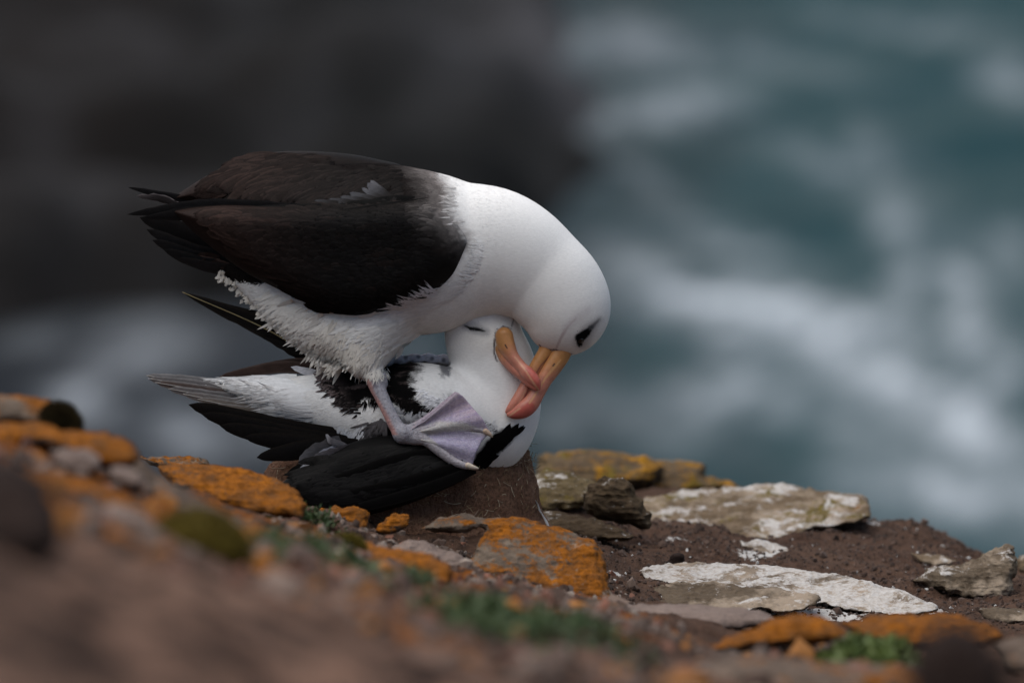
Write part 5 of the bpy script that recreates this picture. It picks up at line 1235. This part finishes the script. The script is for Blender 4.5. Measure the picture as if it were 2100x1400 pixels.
# grey downy tufts showing between the wings
items = []
for x, y, dr, L, w, g, cu in ((812, 411, 196, 70, 20, .075, 34), (806, 404, 203, 58, 15, .10, 30), (790, 413, 187, 76, 16, .06, 14), (765, 413, 184, 68, 14, .055, 8), (735, 415, 183, 62, 12, .045, 5), (702, 415, 182, 58, 9, .035, 3), (796, 409, 192, 60, 12, .085, 26)):
    items.append(dict(px=x, py=y, dir=dr, L=L, w=w, col=np.array((.010, .0085, .0085)), tip=np.array((g, g, g * 1.12)), t0=.25, base=.5, round=.45, pw=4, curl=cu, lift=3))
V_, F_, C_ = surface_cards(items, off=2.5, rows=14); child('pale_feathers', V_, F_, MAT_DARK, swing, C_, LASTN, kind='stuff', label='silvery grey downy feathers between the wings')
items = [dict(px=850, py=404, dir=176, L=90, w=13, col=np.array((.0015, .0015, .0015)), base=.2, round=.6, pw=4, lift=3), dict(px=800, py=412, dir=178, L=90, w=9, col=np.array((.0015, .0015, .0015)), base=.2, round=.6, pw=4, lift=3),  # near-black feather strips paint the shadowed gap along the wing fold
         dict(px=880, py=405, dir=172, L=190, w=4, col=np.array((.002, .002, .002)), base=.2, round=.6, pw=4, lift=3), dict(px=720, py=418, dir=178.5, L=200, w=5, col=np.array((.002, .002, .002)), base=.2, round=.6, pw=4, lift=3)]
V_, F_, C_ = surface_cards(items, off=3.5, rows=24); child('fold_shadow_strips', V_, F_, MAT_DARK, swing, C_, LASTN, kind='stuff', label='black feather strips painting the shadow in the fold between wing and back')

# white body feathers overlapping the wing edge, belly shag, thigh
items = []
WINGLOW = ((440, 500, 560, 640, 700, 745, 800, 880), (512, 556, 588, 625, 648, 656, 652, 632))
WH = (.78, .775, .77); CR = (.74, .70, .63)
fringe([(990, 500), (985, 540), (955, 580), (920, 605)], 130, [195, 165], 10, 26, 4.0, WH, base=.6, round=1, pw=1.5, lift=2, jitter=4, jump=120)
fringe([(930, 602), (880, 625), (830, 642), (780, 652), (740, 655)], 220, [166, 160], 8, 34, 4.4, WH, base=.6, round=1, pw=1.5, lift=2, jitter=5, jump=120)
fringe([(905, 600), (860, 622), (810, 640)], 60, [195, 180], 16, 34, 4, (.72, .73, .78), base=.6, round=1, pw=1.5, lift=4, jitter=4)
fringe([(930, 386), (928, 420), (945, 460)], 24, 185, 9, 22, 3.6, (.5, .48, .47), (.22, .2, .19), base=.6, round=1, pw=1.5, jitter=6)
fringe([(700, 655), (660, 700), (700, 740), (690, 690)], 80, 130, 9, 36, 9, CR, base=.6, round=.8, pw=2, lift=2, jitter=12)
fringe([(740, 660), (800, 670), (860, 665)], 90, 152, 7, 58, 11, (.77, .755, .72), base=.6, round=.8, pw=2, lift=2.5, jitter=14)
fringe([(700, 690), (740, 710), (790, 700)], 80, 118, 9, 38, 9, CR, base=.6, round=.8, pw=2, lift=2.5, jitter=16)
fringe([(735, 752), (755, 764), (775, 762), (790, 758)], 80, [120, 80], 16, 18, 3, (.66, .63, .58), base=.6, round=1, pw=1.5, lift=3, jitter=4)
fringe([(560, 590), (620, 640), (660, 670)], 90, 152, 7, 48, 10, (.74, .71, .66), base=.6, round=.8, pw=2, lift=2, jitter=16)
V_, F_, C_ = surface_cards(items); child('white_feathers', V_, F_, MAT_PLUME, STD, C_, LASTN, kind='stuff')
# shaggy tufts hanging free behind the thigh
VV, FF2, CC, NS = [], [], [], []; k = 0
def shag(path, n, dir0, L, w, d, col, spread=6, jit=5):
    global k
    q = catmull(np.array(path, float), 8); t = np.linspace(0, 1, len(q))
    for _ in range(int(n * 1.6)):
        u = RNG.random(); x = np.interp(u, t, q[:, 0]) + RNG.normal() * jit; y = np.interp(u, t, q[:, 1]) + RNG.normal() * jit
        a = math.radians(dir0[0] + (dir0[1] - dir0[0]) * u + RNG.normal() * spread); l = L * RNG.uniform(.45, 1.05) * (.38 + .55 * abs(math.sin(u * 9 + L))); b = RNG.normal() * .12; dd = d + RNG.normal() * 8
        C3 = [(x, y, dd), (x + math.cos(a) * l * .5, y + math.sin(a) * l * .5, dd - 3), (x + math.cos(a + b) * l, y + math.sin(a + b) * l, dd)]
        v, fc, s, uu = blade(C3, w * .58, w * .58, (0, RNG.normal() * .3, 1) if abs(math.sin(a)) < .8 else (1, RNG.normal() * .3, 0), rows=8, base=.8, pw=2.4, tipround=.65, camber=.04)
        fc = orient(v, fc); VV.append(v); FF2.append(fc + k); k += len(v); q_ = np.array([-.35, -1, .05]) + RNG.normal(size=3) * .10; NS.append(np.repeat((q_ / np.linalg.norm(q_))[None], len(v), 0)); CC.append(np.repeat((np.array(col) * RNG.uniform(.85, 1.08))[None], len(v), 0))
shag([(450, 560), (490, 590), (530, 625), (560, 650)], 70, (140, 145), 20, 7, 0, CR, 6, 5)
shag([(560, 640), (590, 660), (620, 680)], 70, (165, 160), 40, 7, -8, (.74, .71, .66))
shag([(590, 670), (630, 690), (655, 700)], 60, (160, 150), 40, 7, -14, (.74, .72, .67))
shag([(620, 690), (650, 705), (690, 715)], 50, (155, 130), 36, 7, -18, (.72, .70, .64))
shag([(640, 700), (680, 715), (700, 720)], 50, (150, 125), 30, 8, -24, CR)
shag([(700, 700), (695, 730), (715, 740)], 50, (150, 120), 15, 8, -40, CR)
child('belly_feathers', np.vstack(VV), np.vstack(FF2), MAT_PLUME, STD, np.vstack(CC), to_world_normals(np.vstack(NS)), kind='stuff', label='ragged cream feathers hanging behind the thigh')
